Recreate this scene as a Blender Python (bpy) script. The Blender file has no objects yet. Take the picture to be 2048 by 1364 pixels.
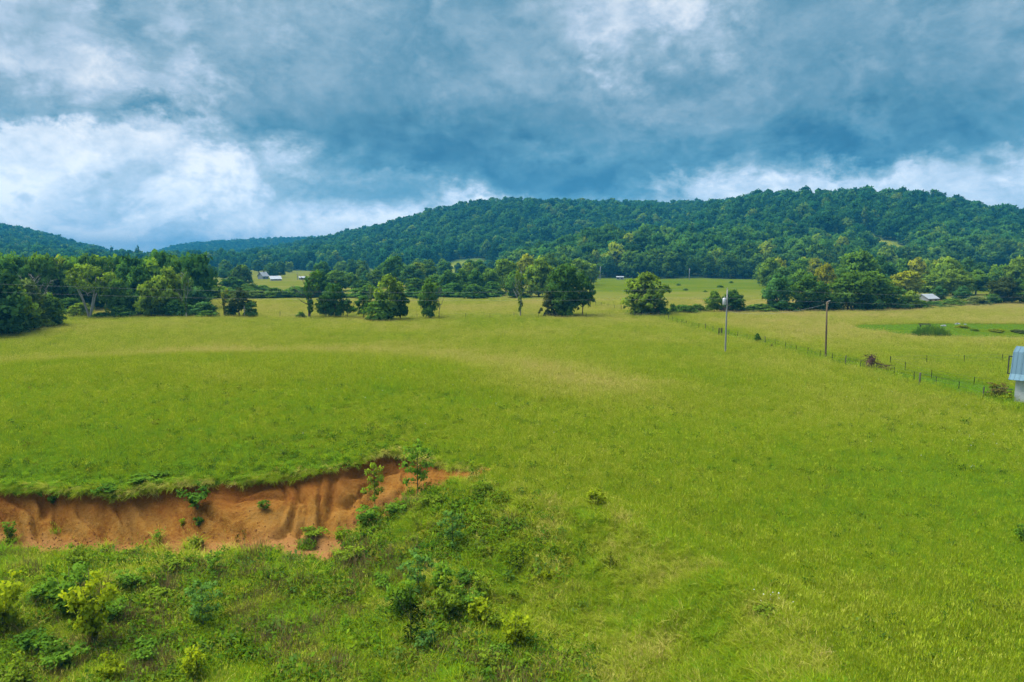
import bpy, math, random
import numpy as np
from mathutils import Vector, Matrix

R = math.radians
scn = bpy.context.scene
COL = scn.collection
rng = np.random.default_rng(7)
random.seed(7)

# ------------------------------------------------------------------ camera
CAM_Z = 15.0
PITCH = R(7.0)
FPX = 1365.0                       # focal length in pixels of the 2048 wide photograph (24 mm on 36 mm)
cam_d = bpy.data.cameras.new('camera')
cam_d.sensor_width = 36.0
cam_d.lens = 24.0
cam_d.clip_start = 0.5
cam_d.clip_end = 30000.0
cam = bpy.data.objects.new('camera', cam_d)
cam.location = (0, 0, CAM_Z)
cam.rotation_euler = (R(90) - PITCH, 0, 0)
COL.objects.link(cam)
scn.camera = cam

# ------------------------------------------------------------------ render / exposure
EXPOSURE = 2.45
scn.render.engine = 'CYCLES'
scn.view_settings.view_transform = 'Standard'
scn.view_settings.look = 'None'
scn.view_settings.gamma = 1.0
scn.view_settings.exposure = EXPOSURE
scn.view_settings.use_curve_mapping = False
cy = scn.cycles
cy.use_denoising = True
cy.max_bounces = 5
cy.diffuse_bounces = 4
cy.glossy_bounces = 2
cy.transmission_bounces = 3
cy.volume_bounces = 0
cy.transparent_max_bounces = 4
cy.caustics_reflective = False
cy.caustics_refractive = False
cy.use_adaptive_sampling = True
cy.adaptive_threshold = 0.02

# ------------------------------------------------------------------ sun
SUN_EL, SUN_AZ = R(64), R(285)     # azimuth clockwise from +Y (the view direction)
sun_d = bpy.data.lights.new('sun', 'SUN')
sun_d.energy = 1.5
sun_d.angle = R(48)
sun_d.color = (1.0, 0.96, 0.88)
sun = bpy.data.objects.new('sun', sun_d)
sdir = Vector((math.sin(SUN_AZ) * math.cos(SUN_EL), math.cos(SUN_AZ) * math.cos(SUN_EL), math.sin(SUN_EL)))
sun.rotation_euler = sdir.to_track_quat('Z', 'Y').to_euler()
sun.location = sdir * 200
COL.objects.link(sun)


# ------------------------------------------------------------------ pixel <-> direction helpers
def tanxz(px, py):
    dx = (px - 1024.0) / FPX
    dy = -(py - 682.0) / FPX
    den = math.cos(PITCH) + dy * math.sin(PITCH)
    return dx / den, (-math.sin(PITCH) + dy * math.cos(PITCH)) / den


def dir_to_px(v):
    c, s = math.cos(PITCH), math.sin(PITCH)
    f = v[1] * c - v[2] * s
    if f < 1e-3:
        return None
    u = v[1] * s + v[2] * c
    return 1024 + FPX * v[0] / f, 682 - FPX * u / f


def srgb(r, g, b):
    return tuple(((c / 255) / 12.92 if c / 255 <= 0.04045 else ((c / 255 + 0.055) / 1.055) ** 2.4) for c in (r, g, b))


# ------------------------------------------------------------------ node helpers
def nd(nt, t, **kw):
    n = nt.nodes.new(t)
    for k, v in kw.items():
        setattr(n, k, v)
    return n


def lk(nt, a, b):
    nt.links.new(a, b)


def mth(nt, op, a, b=None, c=None, clamp=False):
    n = nd(nt, 'ShaderNodeMath', operation=op, use_clamp=clamp)
    for i, v in enumerate((a, b, c)):
        if v is None:
            continue
        if isinstance(v, (int, float)):
            n.inputs[i].default_value = v
        else:
            lk(nt, v, n.inputs[i])
    return n.outputs[0]


def mixc(nt, f, a, b, blend='MIX'):
    n = nd(nt, 'ShaderNodeMix', data_type='RGBA', blend_type=blend)
    for sock, v in ((n.inputs[0], f), (n.inputs[6], a), (n.inputs[7], b)):
        if isinstance(v, (int, float)):
            sock.default_value = v
        elif isinstance(v, tuple):
            sock.default_value = (*v[:3], 1)
        else:
            lk(nt, v, sock)
    return n.outputs[2]


def noise(nt, vec, scale, detail=3, rough=0.5, dist=0.0, out=0):
    n = nd(nt, 'ShaderNodeTexNoise')
    n.inputs['Scale'].default_value = scale
    n.inputs['Detail'].default_value = detail
    n.inputs['Roughness'].default_value = rough
    n.inputs['Distortion'].default_value = dist
    if vec is not None:
        lk(nt, vec, n.inputs['Vector'])
    return n.outputs[out]


def ramp(nt, fac, stops, interp='LINEAR'):
    n = nd(nt, 'ShaderNodeValToRGB')
    cr = n.color_ramp
    cr.interpolation = interp
    while len(cr.elements) < len(stops):
        cr.elements.new(0.5)
    for e, (p, c) in zip(cr.elements, stops):
        e.position = p
        e.color = (*c[:3], 1) if isinstance(c, tuple) else (c, c, c, 1)
    if fac is not None:
        lk(nt, fac, n.inputs[0])
    return n.outputs[0]


# ------------------------------------------------------------------ world: Nishita sky behind a broken deck of storm cloud
world = bpy.data.worlds.new('World')
scn.world = world
world.use_nodes = True
wt = world.node_tree
wt.nodes.clear()
CLOUD = {   # cloud brightness (0 thick and dark .. 1 thin and white) by photograph row: (column, value)
    0: [(0, .74), (128, .76), (220, .62), (300, .45), (345, .42), (385, .7), (512, .68), (640, .6), (768, .55), (896, .5), (1024, .5), (1152, .62), (1216, .74), (1280, .62), (1360, .9), (1430, .78), (1490, .42), (1600, .48), (1800, .52), (2048, .46)],
    64: [(0, .68), (64, .74), (128, .78), (192, .82), (256, .72), (320, .36), (370, .64), (512, .64), (640, .55), (768, .5), (896, .48), (1024, .5), (1152, .55), (1240, .74), (1280, .55), (1360, .8), (1440, .72), (1500, .48), (1560, .58), (1640, .48), (1800, .46), (2048, .42)],
    128: [(0, .84), (64, .7), (128, .8), (165, .92), (256, .82), (320, .78), (384, .62), (512, .58), (640, .5), (768, .48), (896, .46), (1024, .48), (1152, .5), (1245, .8), (1290, .52), (1400, .55), (1500, .55), (1600, .47), (1800, .42), (2048, .4)],
    185: [(0, .52), (64, .66), (128, .62), (192, .68), (256, .74), (320, .72), (384, .7), (448, .5), (512, .52), (640, .45), (768, .46), (896, .44), (1024, .47), (1152, .48), (1215, .64), (1280, .4), (1400, .36), (1500, .5), (1600, .42), (1700, .4), (1800, .43), (2048, .38)],
    205: [(0, .5), (50, .46), (110, .48), (160, .56), (230, .5), (290, .40), (335, .6), (380, .76), (420, .68), (448, .5), (512, .46), (640, .41), (768, .42), (896, .4), (1024, .45), (1152, .46), (1215, .55), (1280, .42), (1330, .6), (1400, .42), (1500, .5), (1600, .4), (1700, .36), (1745, .44), (1850, .38), (2048, .33)],
    240: [(0, .9), (60, .74), (105, .32), (150, .36), (190, .62), (250, .36), (300, .24), (340, .26), (372, .84), (425, .78), (460, .48), (512, .36), (640, .35), (768, .34), (896, .33), (1024, .40), (1152, .44), (1280, .44), (1400, .42), (1500, .42), (1600, .32), (1680, .25), (1740, .42), (1850, .3), (2048, .3)],
    256: [(0, .93), (100, .86), (150, .88), (340, .88), (400, .86), (440, .7), (480, .40), (512, .32), (640, .31), (768, .29), (896, .28), (1024, .36), (1152, .43), (1280, .43), (1400, .38), (1500, .38), (1600, .26), (1680, .20), (1740, .4), (1850, .25), (2048, .3)],
    225: [(0, .70), (40, .5), (90, .34), (150, .45), (192, .5), (256, .34), (330, .28), (360, .72), (410, .76), (448, .5), (512, .42), (640, .38), (768, .38), (896, .36), (1024, .42), (1152, .45), (1280, .45), (1340, .64), (1400, .45), (1500, .46), (1600, .38), (1680, .3), (1740, .44), (1850, .35), (2048, .3)],
    275: [(0, .9), (128, .9), (256, .92), (384, .87), (430, .65), (480, .3), (640, .28), (768, .26), (896, .25), (1024, .33), (1152, .42), (1280, .42), (1400, .35), (1500, .35), (1600, .22), (1680, .16), (1740, .34), (1850, .22), (1950, .25), (2048, .32)],
    315: [(0, .86), (128, .92), (240, .95), (384, .86), (470, .84), (520, .8), (560, .86), (600, .62), (650, .4), (768, .27), (896, .2), (1024, .2), (1152, .34), (1280, .3), (1400, .26), (1500, .34), (1550, .45), (1600, .14), (1680, .14), (1760, .25), (1850, .32), (1950, .62), (2048, .88)],
    338: [(0, .88), (64, .95), (128, .88), (256, .8), (384, .86), (512, .82), (560, .84), (620, .6), (700, .42), (768, .33), (860, .24), (1024, .18), (1152, .22), (1280, .24), (1390, .38), (1450, .62), (1500, .5), (1560, .6), (1620, .22), (1690, .3), (1760, .74), (1850, .86), (1950, .88), (2000, .96), (2048, .92)],
    375: [(0, 1.), (64, .9), (128, .94), (180, .8), (256, .74), (340, .8), (430, .9), (512, .8), (580, .6), (650, .38), (740, .40), (800, .34), (850, .5), (900, .74), (960, .5), (1040, .22), (1152, .2), (1280, .26), (1335, .78), (1400, .95), (1500, .86), (1650, .88), (1800, .86), (1900, .84), (2000, .95), (2048, .8)],
    355: [(0, .92), (64, 1.), (128, .86), (256, .78), (384, .84), (512, .8), (600, .6), (700, .56), (800, .5), (860, .5), (910, .3), (1024, .19), (1152, .18), (1280, .24), (1330, .55), (1400, .92), (1500, .85), (1600, .85), (1750, .9), (1900, .84), (2000, 1.), (2048, .88)],
    392: [(0, 1.), (128, .9), (200, .78), (256, .74), (384, .88), (512, .78), (600, .55), (700, .38), (820, .4), (880, .78), (960, .82), (1060, .4), (1180, .3), (1280, .45), (1350, .85), (1500, .88), (1600, .88), (1800, .9), (1900, .88), (1980, .95), (2048, .72)],
    430: [(0, .92), (128, .92), (256, .8), (340, .95), (512, .92), (640, .85), (768, .92), (900, .95), (1200, .85), (1500, .85), (1800, .88), (2048, .7)],
    468: [(0, .95), (128, .95), (256, .9), (330, .62), (400, .74), (500, .95), (640, .92), (1000, .88), (2048, .85)],
    512: [(0, 1.), (256, 1.), (640, .95), (1000, .92), (2048, .92)],
}
CK = sorted(CLOUD)


def cloud_val(px, py):
    generic = 0.80
    vals = [np.interp(px, [c for c, _ in CLOUD[k]], [v for _, v in CLOUD[k]]) for k in CK]
    v = float(np.interp(py, CK, vals))
    out = max(0.0, -py / 260.0, (-px - 40) / 260.0, (px - 2088) / 260.0)
    w = min(1.0, out)
    return v * (1 - w) + generic * w


def build_world():
    nt = wt
    tc = nd(nt, 'ShaderNodeTexCoord')
    sep = nd(nt, 'ShaderNodeSeparateXYZ')
    lk(nt, tc.outputs['Generated'], sep.inputs[0])
    x, y, z = sep.outputs
    # flat cloud deck coordinates: clouds foreshorten towards the horizon
    zz = mth(nt, 'ADD', mth(nt, 'MAXIMUM', z, 0.0), 0.16)
    comb = nd(nt, 'ShaderNodeCombineXYZ')
    lk(nt, mth(nt, 'DIVIDE', x, zz), comb.inputs[0])
    lk(nt, mth(nt, 'DIVIDE', y, zz), comb.inputs[1])
    deck = comb.outputs[0]
    mp = nd(nt, 'ShaderNodeMapping')
    mp.inputs['Scale'].default_value = (1.0, 1.0, 1.45)
    mp.inputs['Rotation'].default_value = (0, R(8), 0)
    lk(nt, tc.outputs['Generated'], mp.inputs[0])
    dk = mp.outputs[0]
    w1 = noise(nt, dk, 5.0, 5, 0.55, 0.2, out=1)
    w2 = noise(nt, dk, 15.0, 6, 0.6, 0.3, out=1)
    s1 = nd(nt, 'ShaderNodeSeparateColor')
    lk(nt, w1, s1.inputs[0])
    s2 = nd(nt, 'ShaderNodeSeparateColor')
    lk(nt, w2, s2.inputs[0])
    az = mth(nt, 'ARCTAN2', x, y)
    el = mth(nt, 'ARCSINE', z)
    f = mth(nt, 'SUBTRACT', 1.0, mth(nt, 'MULTIPLY', el, 0.0))
    # the wind-torn displacement of the cloud field
    az = mth(nt, 'ADD', az, mth(nt, 'MULTIPLY', mth(nt, 'SUBTRACT', s1.outputs[0], 0.5), 0.06))
    az = mth(nt, 'ADD', az, mth(nt, 'MULTIPLY', mth(nt, 'SUBTRACT', s2.outputs[0], 0.5), 0.17))
    w3 = noise(nt, dk, 42.0, 5, 0.6, 0.2, out=1)
    s3 = nd(nt, 'ShaderNodeSeparateColor')
    lk(nt, w3, s3.inputs[0])
    az = mth(nt, 'ADD', az, mth(nt, 'MULTIPLY', mth(nt, 'SUBTRACT', s3.outputs[0], 0.5), 0.10))
    amp = mth(nt, 'ADD', mth(nt, 'MULTIPLY', mth(nt, 'MAXIMUM', el, 0.0), 0.20), 0.014)
    el2 = mth(nt, 'ADD', el, mth(nt, 'MULTIPLY', mth(nt, 'SUBTRACT', s1.outputs[1], 0.5), amp))
    el2 = mth(nt, 'ADD', el2, mth(nt, 'MULTIPLY', mth(nt, 'SUBTRACT', s2.outputs[1], 0.5), mth(nt, 'MULTIPLY', amp, 1.7)))
    el2 = mth(nt, 'ADD', el2, mth(nt, 'MULTIPLY', mth(nt, 'SUBTRACT', s3.outputs[1], 0.5), mth(nt, 'MULTIPLY', amp, 1.0)))
    AZ = R(41)
    azn = mth(nt, 'DIVIDE', mth(nt, 'ADD', az, AZ), 2 * AZ, clamp=True)
    els = [R(v) for v in (0.0, 1.5, 2.6, 3.5, 4.3, 5.0, 5.7, 6.4, 7.1, 7.8, 8.6, 9.4, 10.2, 11.0, 12.0, 13.2, 14.6, 16.2, 18.0, 20.0, 23.0, 27.0)]
    total = None
    NS = 31
    for i, e in enumerate(els):
        st = []
        for k in range(NS):
            p = k / (NS - 1)
            a = -AZ + 2 * AZ * p
            px, py = dir_to_px((math.sin(a) * math.cos(e), math.cos(a) * math.cos(e), math.sin(e)))
            st.append((p, cloud_val(px, py)))
        r = ramp(nt, azn, st, 'LINEAR')
        # hat weight of this elevation row
        lo = els[i - 1] if i else None
        hi = els[i + 1] if i + 1 < len(els) else None
        up = 1.0 if lo is None else mth(nt, 'DIVIDE', mth(nt, 'SUBTRACT', el2, lo), e - lo, clamp=True)
        dn = 1.0 if hi is None else mth(nt, 'DIVIDE', mth(nt, 'SUBTRACT', hi, el2), hi - e, clamp=True)
        w = mth(nt, 'MINIMUM', up, dn)
        t = mth(nt, 'MULTIPLY', r, w)
        total = t if total is None else mth(nt, 'ADD', total, t)
    # billows and fine wisps
    n1 = noise(nt, dk, 8.0, 9, 0.66, 0.5)
    n2 = noise(nt, dk, 30.0, 7, 0.66, 0.4)
    # detail is strongest at the thin ragged cloud
    thin = mth(nt, 'ADD', mth(nt, 'MULTIPLY', total, 0.75), 0.14)
    # billows: each swell has a bright crisp rim and darkens towards its base
    def billow(scale, k, dist, rough):
        nb = noise(nt, dk, scale, 6, rough, dist)
        fr = mth(nt, 'FRACT', mth(nt, 'MULTIPLY', nb, k))
        up_ = mth(nt, 'DIVIDE', fr, 0.30, clamp=True)
        dn_ = mth(nt, 'DIVIDE', mth(nt, 'SUBTRACT', 1.0, fr), 0.70, clamp=True)
        return mth(nt, 'SUBTRACT', mth(nt, 'MINIMUM', up_, dn_), 0.5)
    bl = mth(nt, 'ADD', mth(nt, 'MULTIPLY', billow(4.6, 4.0, 0.25, 0.60), 0.38), mth(nt, 'MULTIPLY', billow(13.0, 3.4, 0.15, 0.58), 0.22))
    n1 = mth(nt, 'ADD', mth(nt, 'MULTIPLY', n1, 0.55), mth(nt, 'ADD', bl, 0.225))
    d1 = mth(nt, 'MULTIPLY', mth(nt, 'MULTIPLY', mth(nt, 'SUBTRACT', n1, 0.5), 0.80), thin)
    d2 = mth(nt, 'MULTIPLY', mth(nt, 'MULTIPLY', mth(nt, 'SUBTRACT', n2, 0.5), 0.42), thin)
    B = mth(nt, 'ADD', mth(nt, 'ADD', total, d1), d2, clamp=True)
    col = ramp(nt, B, [(0.0, srgb(24, 88, 126)), (0.16, srgb(46, 112, 147)), (0.3, srgb(82, 140, 168)), (0.45, srgb(116, 160, 184)), (0.6, srgb(150, 182, 202)),
                       (0.74, srgb(182, 205, 226)), (0.88, srgb(214, 228, 242)), (1.0, srgb(238, 245, 252))])
    sky = nd(nt, 'ShaderNodeTexSky', sky_type='NISHITA')
    sky.sun_disc = False
    sky.sun_elevation = SUN_EL
    sky.sun_rotation = SUN_AZ
    skyc = mixc(nt, 1.0, sky.outputs[0], (0.09, 0.09, 0.09), 'MULTIPLY')
    k = 2 ** -EXPOSURE
    colk = mixc(nt, 1.0, col, (k, k, k), 'MULTIPLY')
    # brighter towards the horizon, where thin cloud is seen through miles of air
    hb = mth(nt, 'ADD', 1.0, mth(nt, 'MULTIPLY', mth(nt, 'SUBTRACT', 1.0, mth(nt, 'DIVIDE', mth(nt, 'ABSOLUTE', el), R(11), clamp=True)), 0.60))
    hs_ = nd(nt, 'ShaderNodeVectorMath', operation='SCALE')
    lk(nt, colk, hs_.inputs[0])
    lk(nt, hb, hs_.inputs['Scale'])
    fin = mixc(nt, 0.985, skyc, hs_.outputs[0])
    bg = nd(nt, 'ShaderNodeBackground')
    bg.inputs['Strength'].default_value = 1.0
    lk(nt, fin, bg.inputs['Color'])
    o = nd(nt, 'ShaderNodeOutputWorld')
    lk(nt, bg.outputs[0], o.inputs[0])
    world.cycles.sampling_method = 'MANUAL'
    world.cycles.sample_map_resolution = 512


build_world()


# ------------------------------------------------------------------ numpy noise
def vnoise(x, y, seed=0):
    xi, yi = np.floor(x), np.floor(y)
    xf, yf = x - xi, y - yi
    u, v = xf * xf * (3 - 2 * xf), yf * yf * (3 - 2 * yf)

    def h(a, b):
        t = np.sin(a * 127.1 + b * 311.7 + seed * 74.7) * 43758.5453
        return t - np.floor(t)
    return (h(xi, yi) * (1 - u) * (1 - v) + h(xi + 1, yi) * u * (1 - v) + h(xi, yi + 1) * (1 - u) * v + h(xi + 1, yi + 1) * u * v) * 2 - 1


def fbm(x, y, seed=0, oct=4):
    a, s, t = 1.0, 0.0, 0.0
    for i in range(oct):
        s = s + a * vnoise(x, y, seed + i)
        t += a
        a *= 0.5
        x, y = x * 2.03 + 5.1, y * 2.03 + 1.7
    return s / t


def sst(t):
    t = np.clip(t, 0, 1)
    return t * t * (3 - 2 * t)


# ------------------------------------------------------------------ terrain height
# hills: (column of the silhouette, row of the silhouette, ridge distance, foot distance)
TREE_H = 13.0
HILLS = [
    [(340, 540, 1500, 900), (440, 520, 1450, 850), (540, 500, 1450, 800), (640, 479, 1400, 760), (760, 453, 1350, 730), (820, 436, 1320, 715), (880, 420, 1300, 700), (950, 406, 1250, 690), (1020, 400, 1200, 690), (1180, 404, 1250, 660), (1340, 407, 1300, 620), (1460, 403, 1350, 600), (1700, 402, 1400, 600), (1900, 408, 1250, 600), (1960, 424, 1250, 600), (2100, 450, 1400, 600), (2600, 500, 1400, 600)],
    [(1060, 545, 1000, 520), (1200, 500, 1080, 510), (1300, 458, 1100, 500), (1400, 420, 1080, 500), (1440, 408, 1050, 490), (1500, 397, 1000, 490), (1600, 391, 960, 480), (1700, 390, 950, 480), (1800, 391, 950, 480), (1870, 400, 930, 470), (1920, 416, 930, 470), (2000, 427, 900, 460), (2048, 437, 900, 460), (2200, 455, 900, 450), (2700, 500, 900, 450)],
    [(960, 545, 640, 500), (1060, 510, 620, 490), (1150, 484, 610, 480), (1300, 474, 620, 478), (1500, 470, 620, 475), (1650, 482, 610, 470), (1740, 496, 600, 460), (1900, 530, 600, 460), (2100, 545, 600, 460)],
    [(-900, 330, 1700, 600), (-400, 385, 1700, 700), (-200, 418, 1650, 700), (0, 450, 1600, 700), (80, 464, 1600, 700), (160, 487, 1620, 750), (240, 509, 1650, 800), (320, 524, 1700, 900), (420, 545, 1700, 900)],
    [(220, 540, 2600, 1600), (310, 507, 2600, 1600), (360, 491, 2550, 1600), (400, 486, 2500, 1600), (480, 481, 2500, 1600), (560, 477, 2500, 1600), (640, 475, 2500, 1600), (800, 472, 2600, 1700), (1100, 470, 2600, 1700)],
    [(-200, 511.2, 4600, 3600), (270, 511, 4600, 3600), (700, 512, 4600, 3600)],
]


def _htab():
    out = []
    for H in HILLS:
        a = np.array(H, float)
        z = np.array([CAM_Z + tanxz(px, py)[1] * D - TREE_H for px, py, D, F in H])
        out.append((a[:, 0], z, a[:, 2], a[:, 3]))
    return out


HT = _htab()


def hill_z(x, y):
    yy = np.maximum(y, 60.0)
    px = 1024 + FPX * x / yy
    d = yy
    z = np.zeros_like(d)
    wob = fbm(x / 170.0, y / 210.0, 11, 3)
    for i, (P, Z, D, F) in enumerate(HT):
        zz = np.interp(px, P, Z)
        DD = np.interp(px, P, D)
        FF = np.interp(px, P, F)
        t = (d - FF) / (DD - FF)
        up = 0.35 * np.clip(t, 0, 1) + 0.65 * sst(t)
        dn = 1 - sst((d - DD) / (0.7 * DD))
        h = zz * np.where(d <= DD, up, dn)
        h = h * (1 + 0.13 * wob * np.sin(np.pi * np.clip(t, 0, 1)))
        z = np.maximum(z, h)
    return z


# red clay bank: rim and foot of the cut as rows of the photograph turned to the ground plan
LIP = [(-400, 990), (-150, 986), (0, 984), (100, 983), (230, 990), (330, 978), (400, 967), (470, 966), (560, 955), (640, 945), (700, 934), (735, 920), (765, 911), (800, 908), (840, 916), (880, 927), (930, 934), (995, 938)]
FOOT = [(-400, 1086, -2.8), (-150, 1085, -2.8), (0, 1086, -2.8), (200, 1094, -2.8), (330, 1100, -2.85), (450, 1101, -2.85), (560, 1096, -2.85), (650, 1100, -2.8), (700, 1070, -2.6), (740, 1030, -2.2), (800, 1004, -1.7), (860, 984, -1.2), (920, 966, -.55), (960, 955, -.25), (995, 944, 0.0)]


def gp(px, py, z):
    tx, tz = tanxz(px, py)
    Y = (z - CAM_Z) / tz
    return tx * Y, Y


LIPW = np.array([gp(px, py, float(np.interp(px, [330, 470, 640, 765, 985], [-.5, -.3, 0, .2, .05]))) for px, py in LIP])
FOOTW = np.array([gp(px, py, z) for px, py, z in FOOT])
RIM = np.array([gp(995, 942, 0.2), gp(1090, 965, 0.2), gp(1180, 985, 0.1), gp(1300, 1015, 0.0), gp(1450, 1090, -0.2), gp(1640, 1225, -0.6), gp(1780, 1400, -1.0), gp(1850, 1700, -1.0)])
XEND = float(LIPW[-1, 0])


def rim_dist(x, y):
    """signed distance to the rim of the pit, positive on the pit side (towards -x, -y)"""
    best = np.full(x.shape, 1e9)
    sgn = np.ones(x.shape)
    for (ax, ay), (bx, by) in zip(RIM[:-1], RIM[1:]):
        ex, ey = bx - ax, by - ay
        L2 = ex * ex + ey * ey
        t = np.clip(((x - ax) * ex + (y - ay) * ey) / L2, 0, 1)
        d = np.hypot(x - ax - t * ex, y - ay - t * ey)
        c = ex * (y - ay) - ey * (x - ax)
        m = d < best
        best = np.where(m, d, best)
        sgn = np.where(m, np.where(c < 0, 1.0, -1.0), sgn)
    return best * sgn


def field_z(x, y):
    z = 0.35 * fbm(x / 45.0, y / 45.0, 3, 3)
    kx, ky = (x + 35) / 40.0, (y - 74) / 25.0
    z = z + 2.7 * np.exp(-(kx * kx + ky * ky) ** 1.25)
    z = z - 0.7 * np.exp(-((x - 18) / 26.0) ** 2 - ((y - 34) / 16.0) ** 2)
    z = z - 0.75 * np.exp(-((y - 42) / 8.0) ** 2) * sst((-10 - x) / 9.0)
    # dam of the small pond on the right
    ex, ey = (x - 101) / 26.0, (y - 134) / 3.4
    z = z + 0.9 * np.exp(-(ex * ex) ** 2 - ey * ey)
    # hollow pasture and foot slopes
    z = z * np.clip(1.3 - y / 700.0, 0, 1)
    return z


def bank_t(x, y):
    yt = np.interp(x, LIPW[:, 0], LIPW[:, 1]) + 0.22 * fbm(x / 0.9, x * 0 + 3.3, 21, 3)
    yf = np.interp(x, FOOTW[:, 0], FOOTW[:, 1])
    yf = np.minimum(yf, yt - 0.05)
    return (y - yf) / (yt - yf), yt, yf


def terrain(x, y):
    x = np.asarray(x, float)
    y = np.asarray(y, float)
    fz = field_z(x, y)
    s = rim_dist(x, y)
    depth = 2.75 * sst(s / 10.5) + 0.45 * sst((38 - y) / 14.0) * sst(s / 10.0)
    floor = fz * 0.4 - depth + 0.16 * fbm(x / 2.6, y / 2.6, 5, 3) * sst(s / 6.0) + 0.35 * fbm(x / 8.0, y / 8.0, 8, 2) * sst(s / 9.0)
    t, yt, yf = bank_t(x, y)
    tt = np.clip(t, 0, 1)
    prof = np.where(tt < 0.93, 0.72 * (tt / 0.93) ** 1.35, 0.72 + 0.28 * sst((tt - 0.93) / 0.07))
    bell = np.sin(np.pi * tt) ** 0.8
    slant = 0.30 + 0.9 * sst((-15 - x) / 6.0)
    q = x + slant * (y - yf) + 0.7 * fbm(x / 2.2, y / 2.2, 31, 3)
    q = q + 1.1 * vnoise(x / 3.1, x * 0 + 1.5, 37)
    rill = np.abs(vnoise(q / 0.85, q * 0 + 0.35 * (y - yf), 33))
    rill = np.clip(rill * 3.0, 0, 1) ** 0.7 - 0.8
    rill2 = fbm(q / 0.45, y / 1.6, 36, 2)
    bank = floor + (fz + 0.1 - floor) * prof + bell * np.minimum((fz - floor) * 0.24, 0.7) * ((0.75 + 0.6 * sst(0.5 + 0.9 * fbm(x / 4.5, x * 0 + 7.7, 39, 2))) * rill + 0.45 * rill2)
    inx = sst((XEND - x) / 0.5)
    infl = np.where(t >= 1, fz, np.where(t <= 0, floor, bank))
    # right of the end of the cut everything is one gentle slope
    out = np.where(s > 0, floor * 1.0, fz)
    blend = sst((s + 1.0) / 2.0)
    out = fz * (1 - blend) + floor * blend
    z = infl * inx + out * (1 - inx)
    return z + hill_z(x, y)


def ground(px, py, far=900.0):
    tx, tz = tanxz(px, py)
    Y = np.concatenate([np.linspace(15, 120, 1400), np.linspace(120, far, 2600)])
    g = terrain(tx * Y, Y) - (CAM_Z + tz * Y)
    k = np.argmax(g > 0)
    if g[k] <= 0:
        k = len(Y) - 1
    return tx * Y[k], Y[k], float(terrain(tx * Y[k], Y[k]))


def tz1(x, y):
    return float(terrain(np.array([x]), np.array([y]))[0])


# ------------------------------------------------------------------ mesh helpers
def mesh_np(name, verts, faces, mat=None, smooth=False, attrs=None, normals=None):
    """faces: (n,k) array with fixed k, or list"""
    me = bpy.data.meshes.new(name)
    verts = np.asarray(verts, np.float32)
    if isinstance(faces, np.ndarray) and faces.ndim == 2:
        n, k = faces.shape
        me.vertices.add(len(verts))
        me.vertices.foreach_set('co', verts.ravel())
        me.loops.add(n * k)
        me.polygons.add(n)
        me.polygons.foreach_set('loop_start', np.arange(0, n * k, k, dtype=np.int32))
        me.polygons.foreach_set('vertices', faces.astype(np.int32).ravel())
        me.update(calc_edges=True)
    else:
        me.from_pydata([tuple(map(float, v)) for v in verts], [], [tuple(map(int, f)) for f in faces])
        me.update()
    if smooth:
        me.polygons.foreach_set('use_smooth', np.ones(len(me.polygons), bool))
    for k, v in (attrs or {}).items():
        a = me.attributes.new(k, 'FLOAT', 'POINT')
        a.data.foreach_set('value', np.asarray(v, np.float32))
    if normals is not None:
        me.polygons.foreach_set('use_smooth', np.ones(len(me.polygons), bool))
        me.normals_split_custom_set_from_vertices([tuple(map(float, v)) for v in normals])
    if mat is not None:
        me.materials.append(mat)
    return me


def link(name, me, parent=None, loc=(0, 0, 0)):
    o = bpy.data.objects.new(name, me)
    o.location = loc
    if parent is not None:
        o.parent = parent
    COL.objects.link(o)
    return o


def thing(name, label, cat, loc=(0, 0, 0), rotz=0.0, group=None):
    o = bpy.data.objects.new(name, None)
    o.empty_display_size = 0.3
    o.location = loc
    o.rotation_euler = (0, 0, rotz)
    COL.objects.link(o)
    return tag(o, label, cat, group)


def tag(o, label, cat, group=None, kind=None):
    o['label'] = label
    o['category'] = cat
    if group:
        o['group'] = group
    if kind:
        o['kind'] = kind
    return o


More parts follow.
